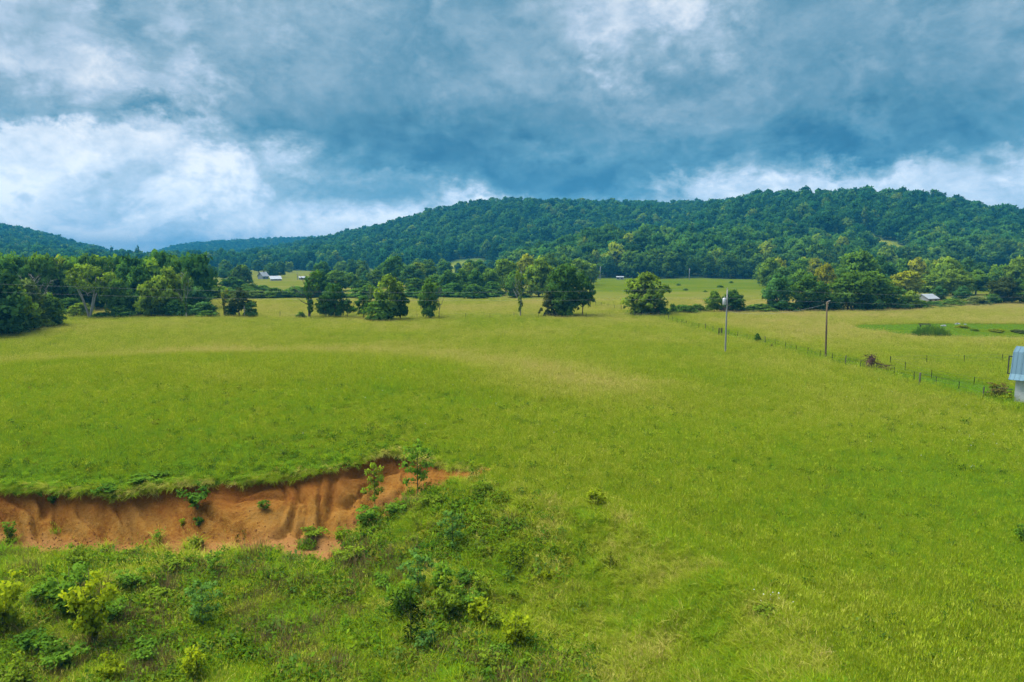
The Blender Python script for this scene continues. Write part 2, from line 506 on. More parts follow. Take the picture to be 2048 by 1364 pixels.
class MB:
    """collects quads and tris of one part"""
    def __init__(s):
        s.v, s.f = [], []

    def add(s, vs, fs):
        b = len(s.v)
        s.v += [tuple(v) for v in vs]
        s.f += [tuple(i + b for i in f) for f in fs]
        return s

    def box(s, c, size, rz=0.0, m=None):
        hx, hy, hz = (q / 2 for q in size)
        vs = [Vector((sx * hx, sy * hy, sz * hz)) for sz in (-1, 1) for sx, sy in ((-1, -1), (1, -1), (1, 1), (-1, 1))]
        rot = Matrix.Rotation(rz, 3, 'Z') if m is None else m
        vs = [rot @ v + Vector(c) for v in vs]
        return s.add(vs, [(3, 2, 1, 0), (4, 5, 6, 7), (0, 1, 5, 4), (1, 2, 6, 5), (2, 3, 7, 6), (3, 0, 4, 7)])

    def tube(s, pts, rads, n=6, cap=True):
        pts = [Vector(p) for p in pts]
        base = len(s.v)
        for i, p in enumerate(pts):
            a = pts[max(i - 1, 0)]
            b = pts[min(i + 1, len(pts) - 1)]
            t = (b - a).normalized() if (b - a).length > 1e-9 else Vector((0, 0, 1))
            ref = Vector((1, 0, 0)) if abs(t.x) < 0.8 else Vector((0, 1, 0))
            u = t.cross(ref).normalized()
            w = t.cross(u)
            for k in range(n):
                an = 2 * math.pi * k / n
                s.v.append(tuple(p + (u * math.cos(an) + w * math.sin(an)) * rads[i]))
        for i in range(len(pts) - 1):
            for k in range(n):
                a, b = base + i * n + k, base + i * n + (k + 1) % n
                s.f.append((a, a + n, b + n, b))
        if cap:
            e = base + (len(pts) - 1) * n
            s.f.append(tuple(e + k for k in range(n))[::-1])
        return s

    def mesh(s, name, mat, smooth=False):
        return mesh_np(name, s.v, s.f, mat, smooth)

    def build(s, name, mat, parent=None, smooth=False, loc=(0, 0, 0)):
        return link(name, s.mesh(name, mat, smooth), parent, loc)


# ------------------------------------------------------------------ materials
def new_mat(name):
    m = bpy.data.materials.new(name)
    m.use_nodes = True
    nt = m.node_tree
    nt.nodes.clear()
    return m, nt


def finish(nt, sh):
    o = nd(nt, 'ShaderNodeOutputMaterial')
    lk(nt, sh, o.inputs[0])


def plain(name, col, rough=0.8, var=0.25, scale=6.0, metallic=0.0, bump=0.0):
    m, nt = new_mat(name)
    tc = nd(nt, 'ShaderNodeTexCoord')
    n = noise(nt, tc.outputs['Object'], scale, 5, 0.6)
    c = mixc(nt, n, tuple(v * (1 - var) for v in col), tuple(min(1, v * (1 + var)) for v in col))
    b = nd(nt, 'ShaderNodeBsdfPrincipled')
    lk(nt, c, b.inputs['Base Color'])
    b.inputs['Roughness'].default_value = rough
    b.inputs['Metallic'].default_value = metallic
    b.inputs['Specular IOR Level'].default_value = 0.2
    if bump:
        bp = nd(nt, 'ShaderNodeBump')
        bp.inputs['Strength'].default_value = bump
        lk(nt, n, bp.inputs['Height'])
        lk(nt, bp.outputs[0], b.inputs['Normal'])
    finish(nt, b.outputs[0])
    return m


def leafy(nt, col, trans=0.32, sward=0.0):
    d = nd(nt, 'ShaderNodeBsdfDiffuse')
    t = nd(nt, 'ShaderNodeBsdfTranslucent')
    if sward:      # thin upright blades scatter the light of the open sky like the sward they form
        g_ = nd(nt, 'ShaderNodeNewGeometry')
        mx_ = nd(nt, 'ShaderNodeMix', data_type='VECTOR')
        mx_.inputs[0].default_value = sward
        lk(nt, g_.outputs['Normal'], mx_.inputs[4])
        mx_.inputs[5].default_value = (0, 0, 1)
        nv = nd(nt, 'ShaderNodeVectorMath', operation='NORMALIZE')
        lk(nt, mx_.outputs[1], nv.inputs[0])
        lk(nt, nv.outputs[0], d.inputs['Normal'])
    lk(nt, col, d.inputs[0])
    warm = mixc(nt, 1.0, col, (1.15, 1.05, 0.55), 'MULTIPLY')
    lk(nt, warm, t.inputs[0])
    mx = nd(nt, 'ShaderNodeMixShader')
    mx.inputs[0].default_value = trans
    lk(nt, d.outputs[0], mx.inputs[1])
    lk(nt, t.outputs[0], mx.inputs[2])
    finish(nt, mx.outputs[0])


def leaf_mat(name, mode):
    """mode 'object': the tree's own colour; mode 'random': a mixed forest"""
    m, nt = new_mat(name)
    oi = nd(nt, 'ShaderNodeObjectInfo')
    at = nd(nt, 'ShaderNodeAttribute', attribute_name='tint')
    if mode == 'object':
        base = oi.outputs['Color']
    else:
        sp = nd(nt, 'ShaderNodeAttribute', attribute_name='spur', attribute_type='INSTANCER')
        base = ramp(nt, oi.outputs['Random'], [(0.0, (.018, .068, .020)), (0.25, (.028, .108, .024)), (0.5, (.048, .150, .026)), (0.75, (.026, .118, .038)), (0.92, (.070, .180, .024)), (1.0, (.12, .21, .022))])
        base = mixc(nt, sp.outputs['Fac'], base, mixc(nt, 1.0, base, (1.75, 1.35, 0.95), 'MULTIPLY'))
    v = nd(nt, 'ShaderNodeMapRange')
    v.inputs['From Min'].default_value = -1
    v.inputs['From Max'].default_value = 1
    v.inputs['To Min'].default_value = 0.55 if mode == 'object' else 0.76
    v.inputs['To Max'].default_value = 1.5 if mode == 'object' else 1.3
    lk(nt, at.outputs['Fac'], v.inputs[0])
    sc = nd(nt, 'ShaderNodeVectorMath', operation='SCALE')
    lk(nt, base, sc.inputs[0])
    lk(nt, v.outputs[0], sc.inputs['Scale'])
    # leaves of higher tint lean to yellow
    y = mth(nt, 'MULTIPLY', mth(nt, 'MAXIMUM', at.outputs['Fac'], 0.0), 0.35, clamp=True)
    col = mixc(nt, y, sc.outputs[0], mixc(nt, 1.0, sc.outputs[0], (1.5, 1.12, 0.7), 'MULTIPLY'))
    leafy(nt, col, 0.46)
    return m


M_LEAF = leaf_mat('foliage', 'object')
M_FOREST = leaf_mat('forest_foliage', 'random')
M_BARK = plain('bark', (.075, .062, .048), .95, .4, 3.0)
M_PALEBARK = plain('pale_bark', (.30, .28, .25), .9, .35, 2.0)
M_DEADWOOD = plain('dead_twigs', (.13, .105, .09), .95, .35, 2.0)
M_STEM = plain('green_stem', (.07, .08, .03), .9, .3, 4.0)


def meadow_nodes(nt, pos, dry):
    """grass colour in the place: dry straw against fresh green, broken by patches"""
    p1 = noise(nt, pos, 0.035, 4, 0.55, 0.3)
    p2 = noise(nt, pos, 0.4, 4, 0.6)
    p3 = noise(nt, pos, 2.4, 3, 0.6)
    f = mth(nt, 'ADD', dry, mth(nt, 'MULTIPLY', mth(nt, 'SUBTRACT', p1, 0.5), 0.9))
    f = mth(nt, 'ADD', f, mth(nt, 'MULTIPLY', mth(nt, 'SUBTRACT', p2, 0.5), 0.42))
    f = mth(nt, 'ADD', f, mth(nt, 'MULTIPLY', mth(nt, 'SUBTRACT', p3, 0.5), 0.25), clamp=True)
    c = ramp(nt, f, [(0.0, (.072, .148, .008)), (0.12, (.086, .138, .004)), (0.27, (.108, .152, .004)), (0.55, (.150, .174, .018)), (0.8, (.200, .188, .048)), (1.0, (.225, .180, .066))])
    return c, p2


def ground_mat(name, kind):
    m, nt = new_mat(name)
    geo = nd(nt, 'ShaderNodeNewGeometry')
    pos = geo.outputs['Position']
    if kind == 'meadow':
        at = nd(nt, 'ShaderNodeAttribute', attribute_name='dry')
        sh = nd(nt, 'ShaderNodeAttribute', attribute_name='thatch')
        cl = nd(nt, 'ShaderNodeAttribute', attribute_name='soil')
        c, p2 = meadow_nodes(nt, pos, at.outputs['Fac'])
        th = mixc(nt, 1.0, c, (0.78, 0.76, 0.95), 'MULTIPLY')
        c = mixc(nt, sh.outputs['Fac'], c, th)
        f = mth(nt, 'ADD', cl.outputs['Fac'], mth(nt, 'MULTIPLY', mth(nt, 'SUBTRACT', noise(nt, pos, 1.2, 4, 0.65), 0.5), 1.1))
        f = mth(nt, 'SMOOTHSTEP', f, 0.4, 0.65) if False else mth(nt, 'MULTIPLY', mth(nt, 'SUBTRACT', f, 0.45), 5.0, clamp=True)
        c = mixc(nt, f, c, (.19, .080, .025))
    elif kind == 'hill':
        c = ramp(nt, noise(nt, pos, 0.05, 4), [(0.3, (.035, .06, .018)), (0.7, (.06, .09, .02))])
        at = nd(nt, 'ShaderNodeAttribute', attribute_name='clearing')
        g, p2 = meadow_nodes(nt, pos, mth(nt, 'MULTIPLY', at.outputs['Fac'], 0.45))
        c = mixc(nt, at.outputs['Fac'], c, g)
    else:
        n1 = noise(nt, pos, 0.55, 5, 0.6, 0.4)
        n2 = noise(nt, pos, 4.0, 5, 0.65, 0.2)
        n3 = noise(nt, pos, 14.0, 4, 0.7)
        f = mth(nt, 'ADD', mth(nt, 'MULTIPLY', n1, 0.55), mth(nt, 'MULTIPLY', n2, 0.45))
        c = ramp(nt, f, [(0.28, (.090, .032, .010)), (0.40, (.170, .068, .014)), (0.5, (.235, .112, .022)), (0.6, (.255, .135, .034)), (0.72, (.20, .090, .028)), (0.85, (.29, .17, .070))])
        at = nd(nt, 'ShaderNodeAttribute', attribute_name='wash')
        c = mixc(nt, mth(nt, 'MULTIPLY', at.outputs['Fac'], 0.7), c, (.31, .155, .062))
        tp = nd(nt, 'ShaderNodeAttribute', attribute_name='topsoil')
        c = mixc(nt, mth(nt, 'MULTIPLY', tp.outputs['Fac'], 0.75), c, mixc(nt, n2, (.12, .036, .009), (.22, .082, .016)))
        c = mixc(nt, mth(nt, 'MULTIPLY', mth(nt, 'SUBTRACT', n3, 0.52, clamp=True), 3.0, clamp=True), c, (.065, .022, .008))
    b = nd(nt, 'ShaderNodeBsdfDiffuse')
    lk(nt, c, b.inputs[0])
    bp = nd(nt, 'ShaderNodeBump')
    if kind == 'clay':
        bp.inputs['Strength'].default_value = 1.0
        bp.inputs['Distance'].default_value = 0.2
        hsum = mth(nt, 'ADD', mth(nt, 'MULTIPLY', n2, 0.7), mth(nt, 'MULTIPLY', n3, 0.3))
        lk(nt, hsum, bp.inputs['Height'])
    else:
        bp.inputs['Strength'].default_value = 0.6
        bp.inputs['Distance'].default_value = 0.25
        mp = nd(nt, 'ShaderNodeMapping')
        mp.inputs['Scale'].default_value = (1, 0.5, 1)
        lk(nt, pos, mp.inputs[0])
        lk(nt, noise(nt, mp.outputs[0], 1.5, 4, 0.7), bp.inputs['Height'])
    lk(nt, bp.outputs[0], b.inputs['Normal'])
    finish(nt, b.outputs[0])
    return m


M_MEADOW = ground_mat('meadow_ground', 'meadow')
M_HILL = ground_mat('hillside_ground', 'hill')
M_CLAY = ground_mat('red_clay', 'clay')

# ------------------------------------------------------------------ the ground sheet
def lines(spec):
    out = [spec[0]]
    for a, b, st in spec[1]:
        k = max(1, int(round((b - a) / st)))
        out += list(np.linspace(a, b, k + 1)[1:])
    return out


xs_c = lines((-44.0, [(-44, -41, 0.24), (-41, 0, 0.14), (0, 16, 0.24), (16, 30, 0.7)]))
g = 1.0
xr, xl = [30.0], [-44.0]
st = 0.9
while xr[-1] < 5200:
    st *= 1.055
    xr.append(xr[-1] + st)
st = 0.6
while xl[-1] > -5200:
    st *= 1.055
    xl.append(xl[-1] - st)
XS = np.array(xl[:0:-1] + xs_c + xr[1:])
ys_c = lines((-260.0, [(-260, -20, 40), (-20, 18, 4), (18, 26, 0.6), (26, 37, 0.25), (37, 50, 0.12), (50, 54, .25), (54, 70, 0.5)]))
st = 0.7
yr = [70.0]
while yr[-1] < 6500:
    st *= 1.03
    yr.append(yr[-1] + st)
YS = np.array(ys_c + yr[1:])
GX, GY = np.meshgrid(XS, YS)
GZ = terrain(GX, GY)
GZ = np.where(GY < 14, terrain(GX, np.full_like(GY, 14.0)), GZ)
NX, NY = len(XS), len(YS)
tB, ytB, yfB = bank_t(GX, GY)
edge_n = 0.26 * fbm(GX / 1.7, GY / 1.7, 41, 4)
CLAYV = (tB > -0.02 + edge_n - 0.10) & (tB < 0.985) & (GX < XEND - 0.3)


def dryness(x, y):
    """how ripe the hay stands: green knoll and near field, straw coloured flats behind"""
    px = 1024 + FPX * x / np.maximum(y, 10)
    d = 0.15 + 0.09 * sst((y - 40) / 30.0) + 0.20 * sst((y - 80) / 70.0)
    e = np.sqrt(((x + 35) / 39.0) ** 2 + ((y - 60) / 40.0) ** 2) + 0.05 * fbm(x / 14, y / 14, 91, 3)
    d = d - 0.10 * sst((1.02 - e) / 0.22)
    d = d + 0.24 * np.exp(-((e - 1.20) / 0.20) ** 2) * sst((y - 58) / 22.0)
    d = d + 0.10 * np.exp(-((x - 5) / 16.0) ** 2 - ((y - 80) / 30.0) ** 2)
    d = d + 0.12 * sst((y - 165) / 40.0)
    d = d - 0.34 * sst((y - 285) / 30.0) * sst((px - 1150) / 60.0) * (1 - sst((y - 520) / 60))
    # strip mown along the fence and the lawn round the pond
    ex, ey = (x - 104) / 31.0, (y - 140) / 15.0
    d = d - 0.6 * sst((1.0 - (ex ** 4 + ey ** 4)) * 6)
    fx_ = np.interp(y, FENCE_Y, FENCE_X)
    inr = (y > FENCE_Y[0] - 4) & (y < FENCE_Y[-1])
    d = d - 0.50 * np.exp(-((x - fx_ - 1.6) / 1.5) ** 2) * inr
    d = d - 0.5 * np.exp(-((x - fx_ - 4.5) / 3.6) ** 2 - ((y - 76) / 10.0) ** 2)
    d = d + 0.16 * sst((x - fx_ - 5) / 6.0) * sst((y - 84) / 20.0) * (y < 230)
    return d


FENCE_PX = [(1965, 799), (1880, 778), (1790, 757), (1700, 735), (1650, 721), (1580, 703), (1500, 683), (1430, 667), (1380, 655), (1320, 637)]
FENCE_W = sorted([gp(px, py, 0.0) for px, py in FENCE_PX], key=lambda p: p[1])
# the fence runs back to the left, so order along y for the plan and along x for the colour strip
FENCE_X = np.array([p[0] for p in FENCE_W])
FENCE_Y = np.array([p[1] for p in FENCE_W])

FOOT_PX = np.array([-900, -400, 0, 320, 440, 540, 640, 760, 880, 950, 1020, 1060, 1150, 1300, 1500, 1740, 1900, 2048, 2300, 2700], float)
FOOT_D = np.array([620, 640, 700, 800, 830, 790, 755, 725, 700, 660, 560, 500, 484, 478, 474, 462, 500, 540, 500, 450], float)


def forest_edge(x, y):
    px = 1024 + FPX * x / np.maximum(y, 60)
    return y - (np.interp(px, FOOT_PX, FOOT_D) + 10 * fbm(x / 40, y / 40, 51, 2))


CLEAR = []
for (px, py, z, rx, ry) in ((1778, 492, 26, 17, 62), (700, 545, 6, 26, 60), (925, 536, 8, 36, 70)):
    tx, tzv = tanxz(px, py)
    Y = 640.0 if px > 1200 else 735.0
    CLEAR.append((tx * Y, Y, rx, ry))


def clearing(x, y):
    c = np.zeros_like(x)
    for cx, cyy, rx, ry in CLEAR:
        c = np.maximum(c, np.clip(2.2 * (1 - ((x - cx) / rx) ** 2 - ((y - cyy) / ry) ** 2), 0, 1))
    return c


DRYV = dryness(GX, GY)
vi = np.arange(NX * NY).reshape(NY, NX)
quads = np.stack([vi[:-1, :-1], vi[:-1, 1:], vi[1:, 1:], vi[1:, :-1]], -1).reshape(-1, 4)
CV = CLAYV.ravel()
qc = CV[quads].sum(1) >= 3
fe = forest_edge(GX, GY).ravel()
qh = (fe[quads].mean(1) > 0) & (GY.ravel()[quads].mean(1) > 300)
allv = np.stack([GX, GY, GZ], -1).reshape(-1, 3)
SOILV = sst(1 - np.abs(tB + 0.10) / 0.30) * (GX < XEND) * (GY > 30)
# a bare wash runs out of the cut
wx, wy = gp(655, 1115, -2.9)
SOILV = np.maximum(SOILV, 0.75 * np.exp(-((GX - wx) / 0.8) ** 2 - ((GY - wy) / 1.7) ** 2))
wx2, wy2 = gp(745, 1120, -2.9)
SOILV = np.maximum(SOILV, 0.8 * np.exp(-((GX - wx2) / 0.8) ** 2 - ((GY - wy2) / 0.9) ** 2))
THATCH = np.ones_like(GY)


def sub_ground(name, mask, mat, attrs, label, cat):
    q = quads[mask]
    used, inv = np.unique(q, return_inverse=True)
    me = mesh_np(name, allv[used], inv.reshape(-1, 4), mat, True, {k: v.ravel()[used] for k, v in attrs.items()})
    o = link(name, me)
    tag(o, label, cat, kind='structure')
    return o


sub_ground('meadow', ~qc & ~qh, M_MEADOW, {'dry': DRYV, 'thatch': THATCH, 'soil': SOILV}, 'rolling hay meadow of green and straw coloured grass', 'meadow')
sub_ground('clay_bank', qc, M_CLAY, {'wash': sst(1 - tB / 0.40), 'topsoil': sst((tB - 0.45) / 0.5)}, 'bare red clay bank with erosion rills below the grass rim', 'bank')
sub_ground('hillside', ~qc & qh, M_HILL, {'clearing': clearing(GX, GY)}, 'ground of the wooded hills behind the valley', 'hill')


# ------------------------------------------------------------------ foliage builders
def unit(v):
    return v / np.maximum(np.linalg.norm(v, axis=-1, keepdims=True), 1e-9)


def leaf_quads(r, cen, nrm, size, tint, longer=1.5, droop=0.25):
    """diamond leaves at cen facing nrm"""
    n = len(cen)
    nn = unit(nrm + r.normal(0, 0.75, (n, 3)))
    a = unit(np.cross(nn, r.normal(0, 1, (n, 3))))
    b = np.cross(nn, a)
    s = size * r.uniform(0.65, 1.35, (n, 1))
    v0 = cen - a * s * longer * 0.5
    v2 = cen + a * s * longer * 0.5 - nn * s * droop
    v1 = cen + b * s * 0.5
    v3 = cen - b * s * 0.5
    V = np.stack([v0, v3, v2, v1], 1).reshape(-1, 3)
    F = np.arange(4 * n).reshape(-1, 4)
    T = np.repeat(tint, 4)
    N = np.repeat(unit(0.75 * unit(nrm) + 0.25 * nn), 4, axis=0)
    return V, F, T, N


def crown_mesh(name, seed, mat, n_clump=42, per=60, leaf=0.045, base=0.22, prof='round', clump_r=0.14, lean=0.0):
    """a crown of leaf clumps in a tree of height 1 and width 1"""
    r = np.random.default_rng(seed)
    C, CR = [], []
    lob = r.uniform(0, 6.28, 3)
    for i in range(n_clump):
        for _ in range(60):
            h = r.uniform(0.02, 0.98)
            if prof == 'round':
                rad = 0.5 * (math.sin(math.pi * min(1, (h * 0.93 + 0.09)) ** 0.85)) ** 0.55
            elif prof == 'tall':
                rad = 0.5 * (1 - abs(h - 0.42) ** 2.0 * 2.1) ** 0.8 if abs(h - .42) < .65 else .05
            elif prof == 'cone':
                rad = 0.5 * (1 - h) ** 0.75 + 0.02
            else:    # dome (shrub)
                rad = 0.5 * math.sqrt(max(0.02, 1 - (h * 0.98) ** 2.2))
            an = r.uniform(0, 2 * math.pi)
            rad *= 0.84 + 0.20 * math.sin(an * 2 + lob[0] + h * 5) + 0.15 * math.sin(an * 3 + lob[1] - h * 8)
            q = (0.35 + 0.65 * math.sqrt(r.uniform(0, 1)))
            c = np.array([math.cos(an) * rad * q, math.sin(an) * rad * q, base + (1 - base) * h * 0.97])
            c[:2] *= 0.86
            c[0] += lean * h
            if all(np.linalg.norm((c - p) * (1, 1, 1.3)) > clump_r * 0.62 for p in C):
                break
        C.append(c)
        CR.append(clump_r * r.uniform(0.55, 1.3) * (0.75 + 0.4 * (1 - h) if prof != 'cone' else 0.8))
    C = np.array(C)
    mid = np.array([lean * 0.5, 0, base + 0.42 * (1 - base)])
    Vs, Fs, Ts, Ns, off = [], [], [], [], 0
    for c, cr in zip(C, CR):
        n = int(per * r.uniform(0.7, 1.3))
        d = unit(r.normal(0, 1, (n, 3)))
        d[:, 2] = np.where(d[:, 2] < -0.35, -d[:, 2] * 0.6, d[:, 2])
        rr = cr * r.uniform(0.5, 1.1, (n, 1)) * (1, 1, 0.9)
        p = c + d * rr
        outw = unit((c - mid) * (1.0, 1.0, 0.9))
        nrm = unit(d + 0.5 * outw + np.array([0, 0, 0.22]))
        ct = r.uniform(-0.85, 0.85)
        t = np.clip(ct + r.normal(0, 0.28, n), -1, 1)
        V, F, T, N = leaf_quads(r, p, nrm, leaf, t)
        Vs.append(V); Fs.append(F + off); Ts.append(T); Ns.append(N)
        off += len(V)
    V = np.concatenate(Vs)
    V[:, 2] = np.maximum(V[:, 2], 0.004)
    return mesh_np(name, V, np.concatenate(Fs), mat, attrs={'tint': np.concatenate(Ts)}, normals=np.concatenate(Ns)), C


def trunk_mesh(name, seed, clumps, base, mat, r0=0.022, limbs=9, multi=1, top=0.72, spread=0.0, lean=0.0, bare=False):
    r = np.random.default_rng(seed + 500)
    mb = MB()
    for k in range(multi):
        an = 2 * math.pi * k / max(multi, 1) + r.uniform(0, 1)
        ox, oy = (spread * math.cos(an), spread * math.sin(an)) if multi > 1 else (lean, 0)
        b0 = 0.012 * (multi > 1)
        pts = [(b0 * math.cos(an), b0 * math.sin(an), -0.02)]
        for t in (0.12, 0.3, 0.5, 0.75, 1.0):
            pts.append((ox * t ** 1.1 + r.normal(0, 0.012) * t, oy * t ** 1.1 + r.normal(0, 0.012) * t, top * t))
        rad = [r0 * q for q in (1.35, 1.0, .85, .66, .42, .14)]
        mb.tube(pts, rad, 7)
    if clumps is not None:
        pick = r.permutation(len(clumps))[:limbs]
        for i in pick:
            c = clumps[i]
            h0 = max(base * 0.9, min(c[2] - 0.12, top * 0.9) * r.uniform(0.75, 0.98))
            p0 = np.array([lean * h0 / max(top, .1), 0, h0])
            mid = (p0 * 0.5 + c * 0.5) + np.array([0, 0, -0.02])
            rr = r0 * 0.42 * (1.15 - h0)
            mb.tube([p0, mid, c], [rr, rr * .66, rr * .22], 5)
    return mb.mesh(name, mat, True)


def bare_tree_mesh(name, seed, mat, width=0.8, n_limb=11, twigs=9, r0=0.02, top=0.98, low=0.3):
    """trunk with bare limbs and twigs"""
    r = np.random.default_rng(seed + 900)
    mb = MB()
    pts = [(0, 0, -0.02)]
    x = y = 0.0
    for t in (0.15, 0.35, 0.55, 0.75, 1.0):
        x += r.normal(0, 0.02)
        y += r.normal(0, 0.02)
        pts.append((x, y, top * t))
    mb.tube(pts, [r0 * q for q in (1.4, 1, .8, .58, .36, .1)], 7)
    tips = []
    for i in range(n_limb):
        h = low + (top - low) * (i + r.uniform(0, .8)) / n_limb
        an = r.uniform(0, 6.28)
        L = width * 0.5 * r.uniform(0.5, 1.0) * (1.1 - 0.6 * (h - low) / (top - low))
        up = L * r.uniform(0.5, 1.3)
        p0 = np.array([np.interp(h, [q[2] for q in pts], [q[0] for q in pts]), np.interp(h, [q[2] for q in pts], [q[1] for q in pts]), h])
        d = np.array([math.cos(an), math.sin(an), 0])
        p1 = p0 + d * L * 0.5 + (0, 0, up * 0.35)
        p2 = p0 + d * L + (0, 0, up)
        p2[2] = min(p2[2], 1.0)
        rr = r0 * (0.5 - 0.25 * h)
        mb.tube([p0, p1, p2], [rr, rr * .65, rr * .2], 5)
        tips.append(p2)
        for k in range(twigs):
            q = p0 + (p2 - p0) * r.uniform(0.3, 1.0)
            e = q + unit(d * r.uniform(.2, 1) + r.normal(0, .55, 3) + (0, 0, .5)) * L * r.uniform(.2, .45)
            mb.tube([q, e], [rr * .3, rr * .08], 3, False)
    return mb.mesh(name, mat, True), np.array(tips)


# prototypes ---------------------------------------------------------------
PROTO = {}


def proto(key, crown=None, trunk=None):
    PROTO[key] = (crown, trunk)


for i in range(6):
    me, C = crown_mesh('crown', 100 + i, M_LEAF, 70, 62, 0.046, 0.07 + 0.04 * (i % 3), 'round', 0.15, lean=0.08 * (i - 2.5) / 2.5)
    proto('round%d' % i, me, trunk_mesh('trunk', 100 + i, C, 0.2, M_BARK))
for i in range(3):
    me, C = crown_mesh('crown', 120 + i, M_LEAF, 66, 58, 0.048, 0.06, 'tall', 0.145, lean=0.06 * (i - 1))
    proto('tall%d' % i, me, trunk_mesh('trunk', 120 + i, C, 0.15, M_BARK))
for i in range(3):
    me, C = crown_mesh('crown', 140 + i, M_LEAF, 52, 58, 0.044, 0.24, 'round', 0.135, lean=0.05 * (i - 1))
    proto('open%d' % i, me, trunk_mesh('trunk', 140 + i, C, 0.25, M_BARK, 0.02, 14))
me, C = crown_mesh('crown', 160, M_LEAF, 70, 60, 0.034, 0.03, 'cone', 0.11)
proto('cedar', me, trunk_mesh('trunk', 160, C, 0.05, M_BARK, 0.02, 4))
for i in range(4):
    me, C = crown_mesh('foliage', 170 + i, M_LEAF, 46, 56, 0.06, 0.02, 'dome', 0.2)
    proto('bush%d' % i, me, trunk_mesh('stem', 170 + i, C, 0.05, M_BARK, 0.018, 6, 3, 0.6, 0.25))
me, C = crown_mesh('crown', 180, M_LEAF, 40, 50, 0.036, 0.52, 'round', 0.12)
proto('sycamore', me, trunk_mesh('trunk', 181, C[C[:, 2] > .6], 0.45, M_PALEBARK, 0.017, 12, 4, 0.86, 0.30))
for i in range(3):
    tm, tips = bare_tree_mesh('trunk', 190 + i, M_PALEBARK if i != 1 else M_BARK, 0.9, 11, 6, 0.026, 0.97, 0.28)
    r_ = np.random.default_rng(190 + i)
    Vs, Fs, Ts, Ns, off = [], [], [], [], 0
    # ivy climbing the trunk and leaves left on a few limbs
    cl = [(np.array([r_.normal(0, .03), r_.normal(0, .03), h]), 0.075) for h in np.linspace(0.2, 0.86, 9)] + [(t * (0.75, 0.75, 0.96), 0.09) for t in tips[r_.permutation(len(tips))[:4]]]
    for c, cr in cl:
        d = unit(r_.normal(0, 1, (60, 3)))
        V, F, T, N = leaf_quads(r_, c + d * cr * r_.uniform(.5, 1.1, (60, 1)) * (1, 1, 1.2), d + (0, 0, .3), 0.036, np.clip(r_.normal(r_.uniform(-.4, .4), .25, 60), -1, 1))
        Vs.append(V); Fs.append(F + off); Ts.append(T); Ns.append(N); off += len(V)
    proto('halfdead%d' % i, mesh_np('vine_leaves', np.concatenate(Vs), np.concatenate(Fs), M_LEAF, attrs={'tint': np.concatenate(Ts)}, normals=np.concatenate(Ns)), tm)
tm, tips = bare_tree_mesh('trunk', 200, M_DEADWOOD, 0.85, 14, 12, 0.018, 0.98, 0.25)
proto('bare', None, tm)
tm, tips = bare_tree_mesh('trunk', 203, M_PALEBARK, 1.0, 16, 16, 0.016, 0.98, 0.15)
proto('barebush', None, tm)
snag = MB()
snag.tube([(0, 0, -.02), (.03, 0, .25), (-.02, .02, .6), (.03, 0, .93), (.06, 0, 1.0)], [.13, .11, .095, .07, .01], 7)
snag.tube([(0, 0, .6), (.18, .05, .74), (.25, .05, .8)], [.05, .03, .01], 5)
proto('snag', None, snag.mesh('trunk', M_PALEBARK, True))

TINT = {'d': (.060, .150, .024), 'm': (.090, .195, .024), 'l': (.150, .260, .024), 'y': (.240, .290, .018), 'b': (.062, .165, .046), 'c': (.060, .098, .024), 'g': (.120, .180, .052), 'v': (.090, .230, .026)}


def place_tree(x, y, h, w, key, tint, label, cat, group=None, name=None, rot=None, sink=0.1):
    cm, tm = PROTO[key]
    z = tz1(x, y) - sink
    nm = name or {'bush': 'shrub', 'cedar': 'cedar_tree', 'bare': 'dead_tree', 'snag': 'dead_snag', 'halfdead': 'dying_tree', 'barebush': 'dead_shrub'}.get(key.rstrip('0123456789'), 'broadleaf_tree')
    e = thing(nm, label, cat, (x, y, z), random.uniform(0, 6.28) if rot is None else rot, group)
    e.scale = (w, w, h)
    t = TINT[tint] if isinstance(tint, str) else tint
    k = random.uniform(0.88, 1.12)
    if cm is not None:
        c = link(cm.name.split('.')[0], cm, e)
        c.color = (t[0] * k * random.uniform(.92, 1.08), t[1] * k, t[2] * k, 1)
    if tm is not None:
        link(tm.name.split('.')[0], tm, e)
    return e


def tree_px(px, d, top, wpx, key, tint, label, cat='tree', group=None, **kw):
    tx, tzv = tanxz(px, top)
    x, y = tx * d, d
    z = tz1(x, y)
    h = CAM_Z + tzv * d - z
    w = wpx / FPX * d
    return place_tree(x, y, h, w * 1.08, key, tint, label, cat, group, **kw)


# ------------------------------------------------------------------ valley trees, one by one
T = tree_px
LW = 'trees of the wood at the left edge of the meadow'
TR = 'trees in the row across the far side of the meadow'
HR = 'trees of the hedgerow behind the right field'
VM = 'trees of the valley behind the tree row'
# wood corner jutting in from the left
T(-45, 128, 520, 150, 'round0', 'b', 'dark leafy tree cut by the left picture edge, front of the wood', group=LW)
T(12, 134, 553, 85, 'round1', 'l', 'pale green tree leaning out of the wood corner at the left edge', group=LW)
T(52, 142, 560, 62, 'open0', 'g', 'grey green thin tree beside the bare twigs in the wood corner', group=LW)
T(66, 144, 548, 66, 'barebush', 'g', 'bare grey twiggy dead tree above the left wood corner', group=LW)
T(98, 147, 588, 62, 'round2', 'm', 'small rounded tree at the very tip of the left wood corner', group=LW)
T(40, 137, 615, 60, 'bush0', 'm', 'leafy shrub at the grass edge under the left wood corner', 'shrub', LW)
T(5, 131, 620, 70, 'bush1', 'd', 'dark shrub at the left picture edge by the meadow', 'shrub', LW)
T(80, 144, 620, 50, 'bush2', 'l', 'light shrub under the tip of the left wood corner', 'shrub', LW)
T(110, 149, 622, 30, 'bush3', 'd', 'last dark shrub at the tip of the left wood corner', 'shrub', LW)
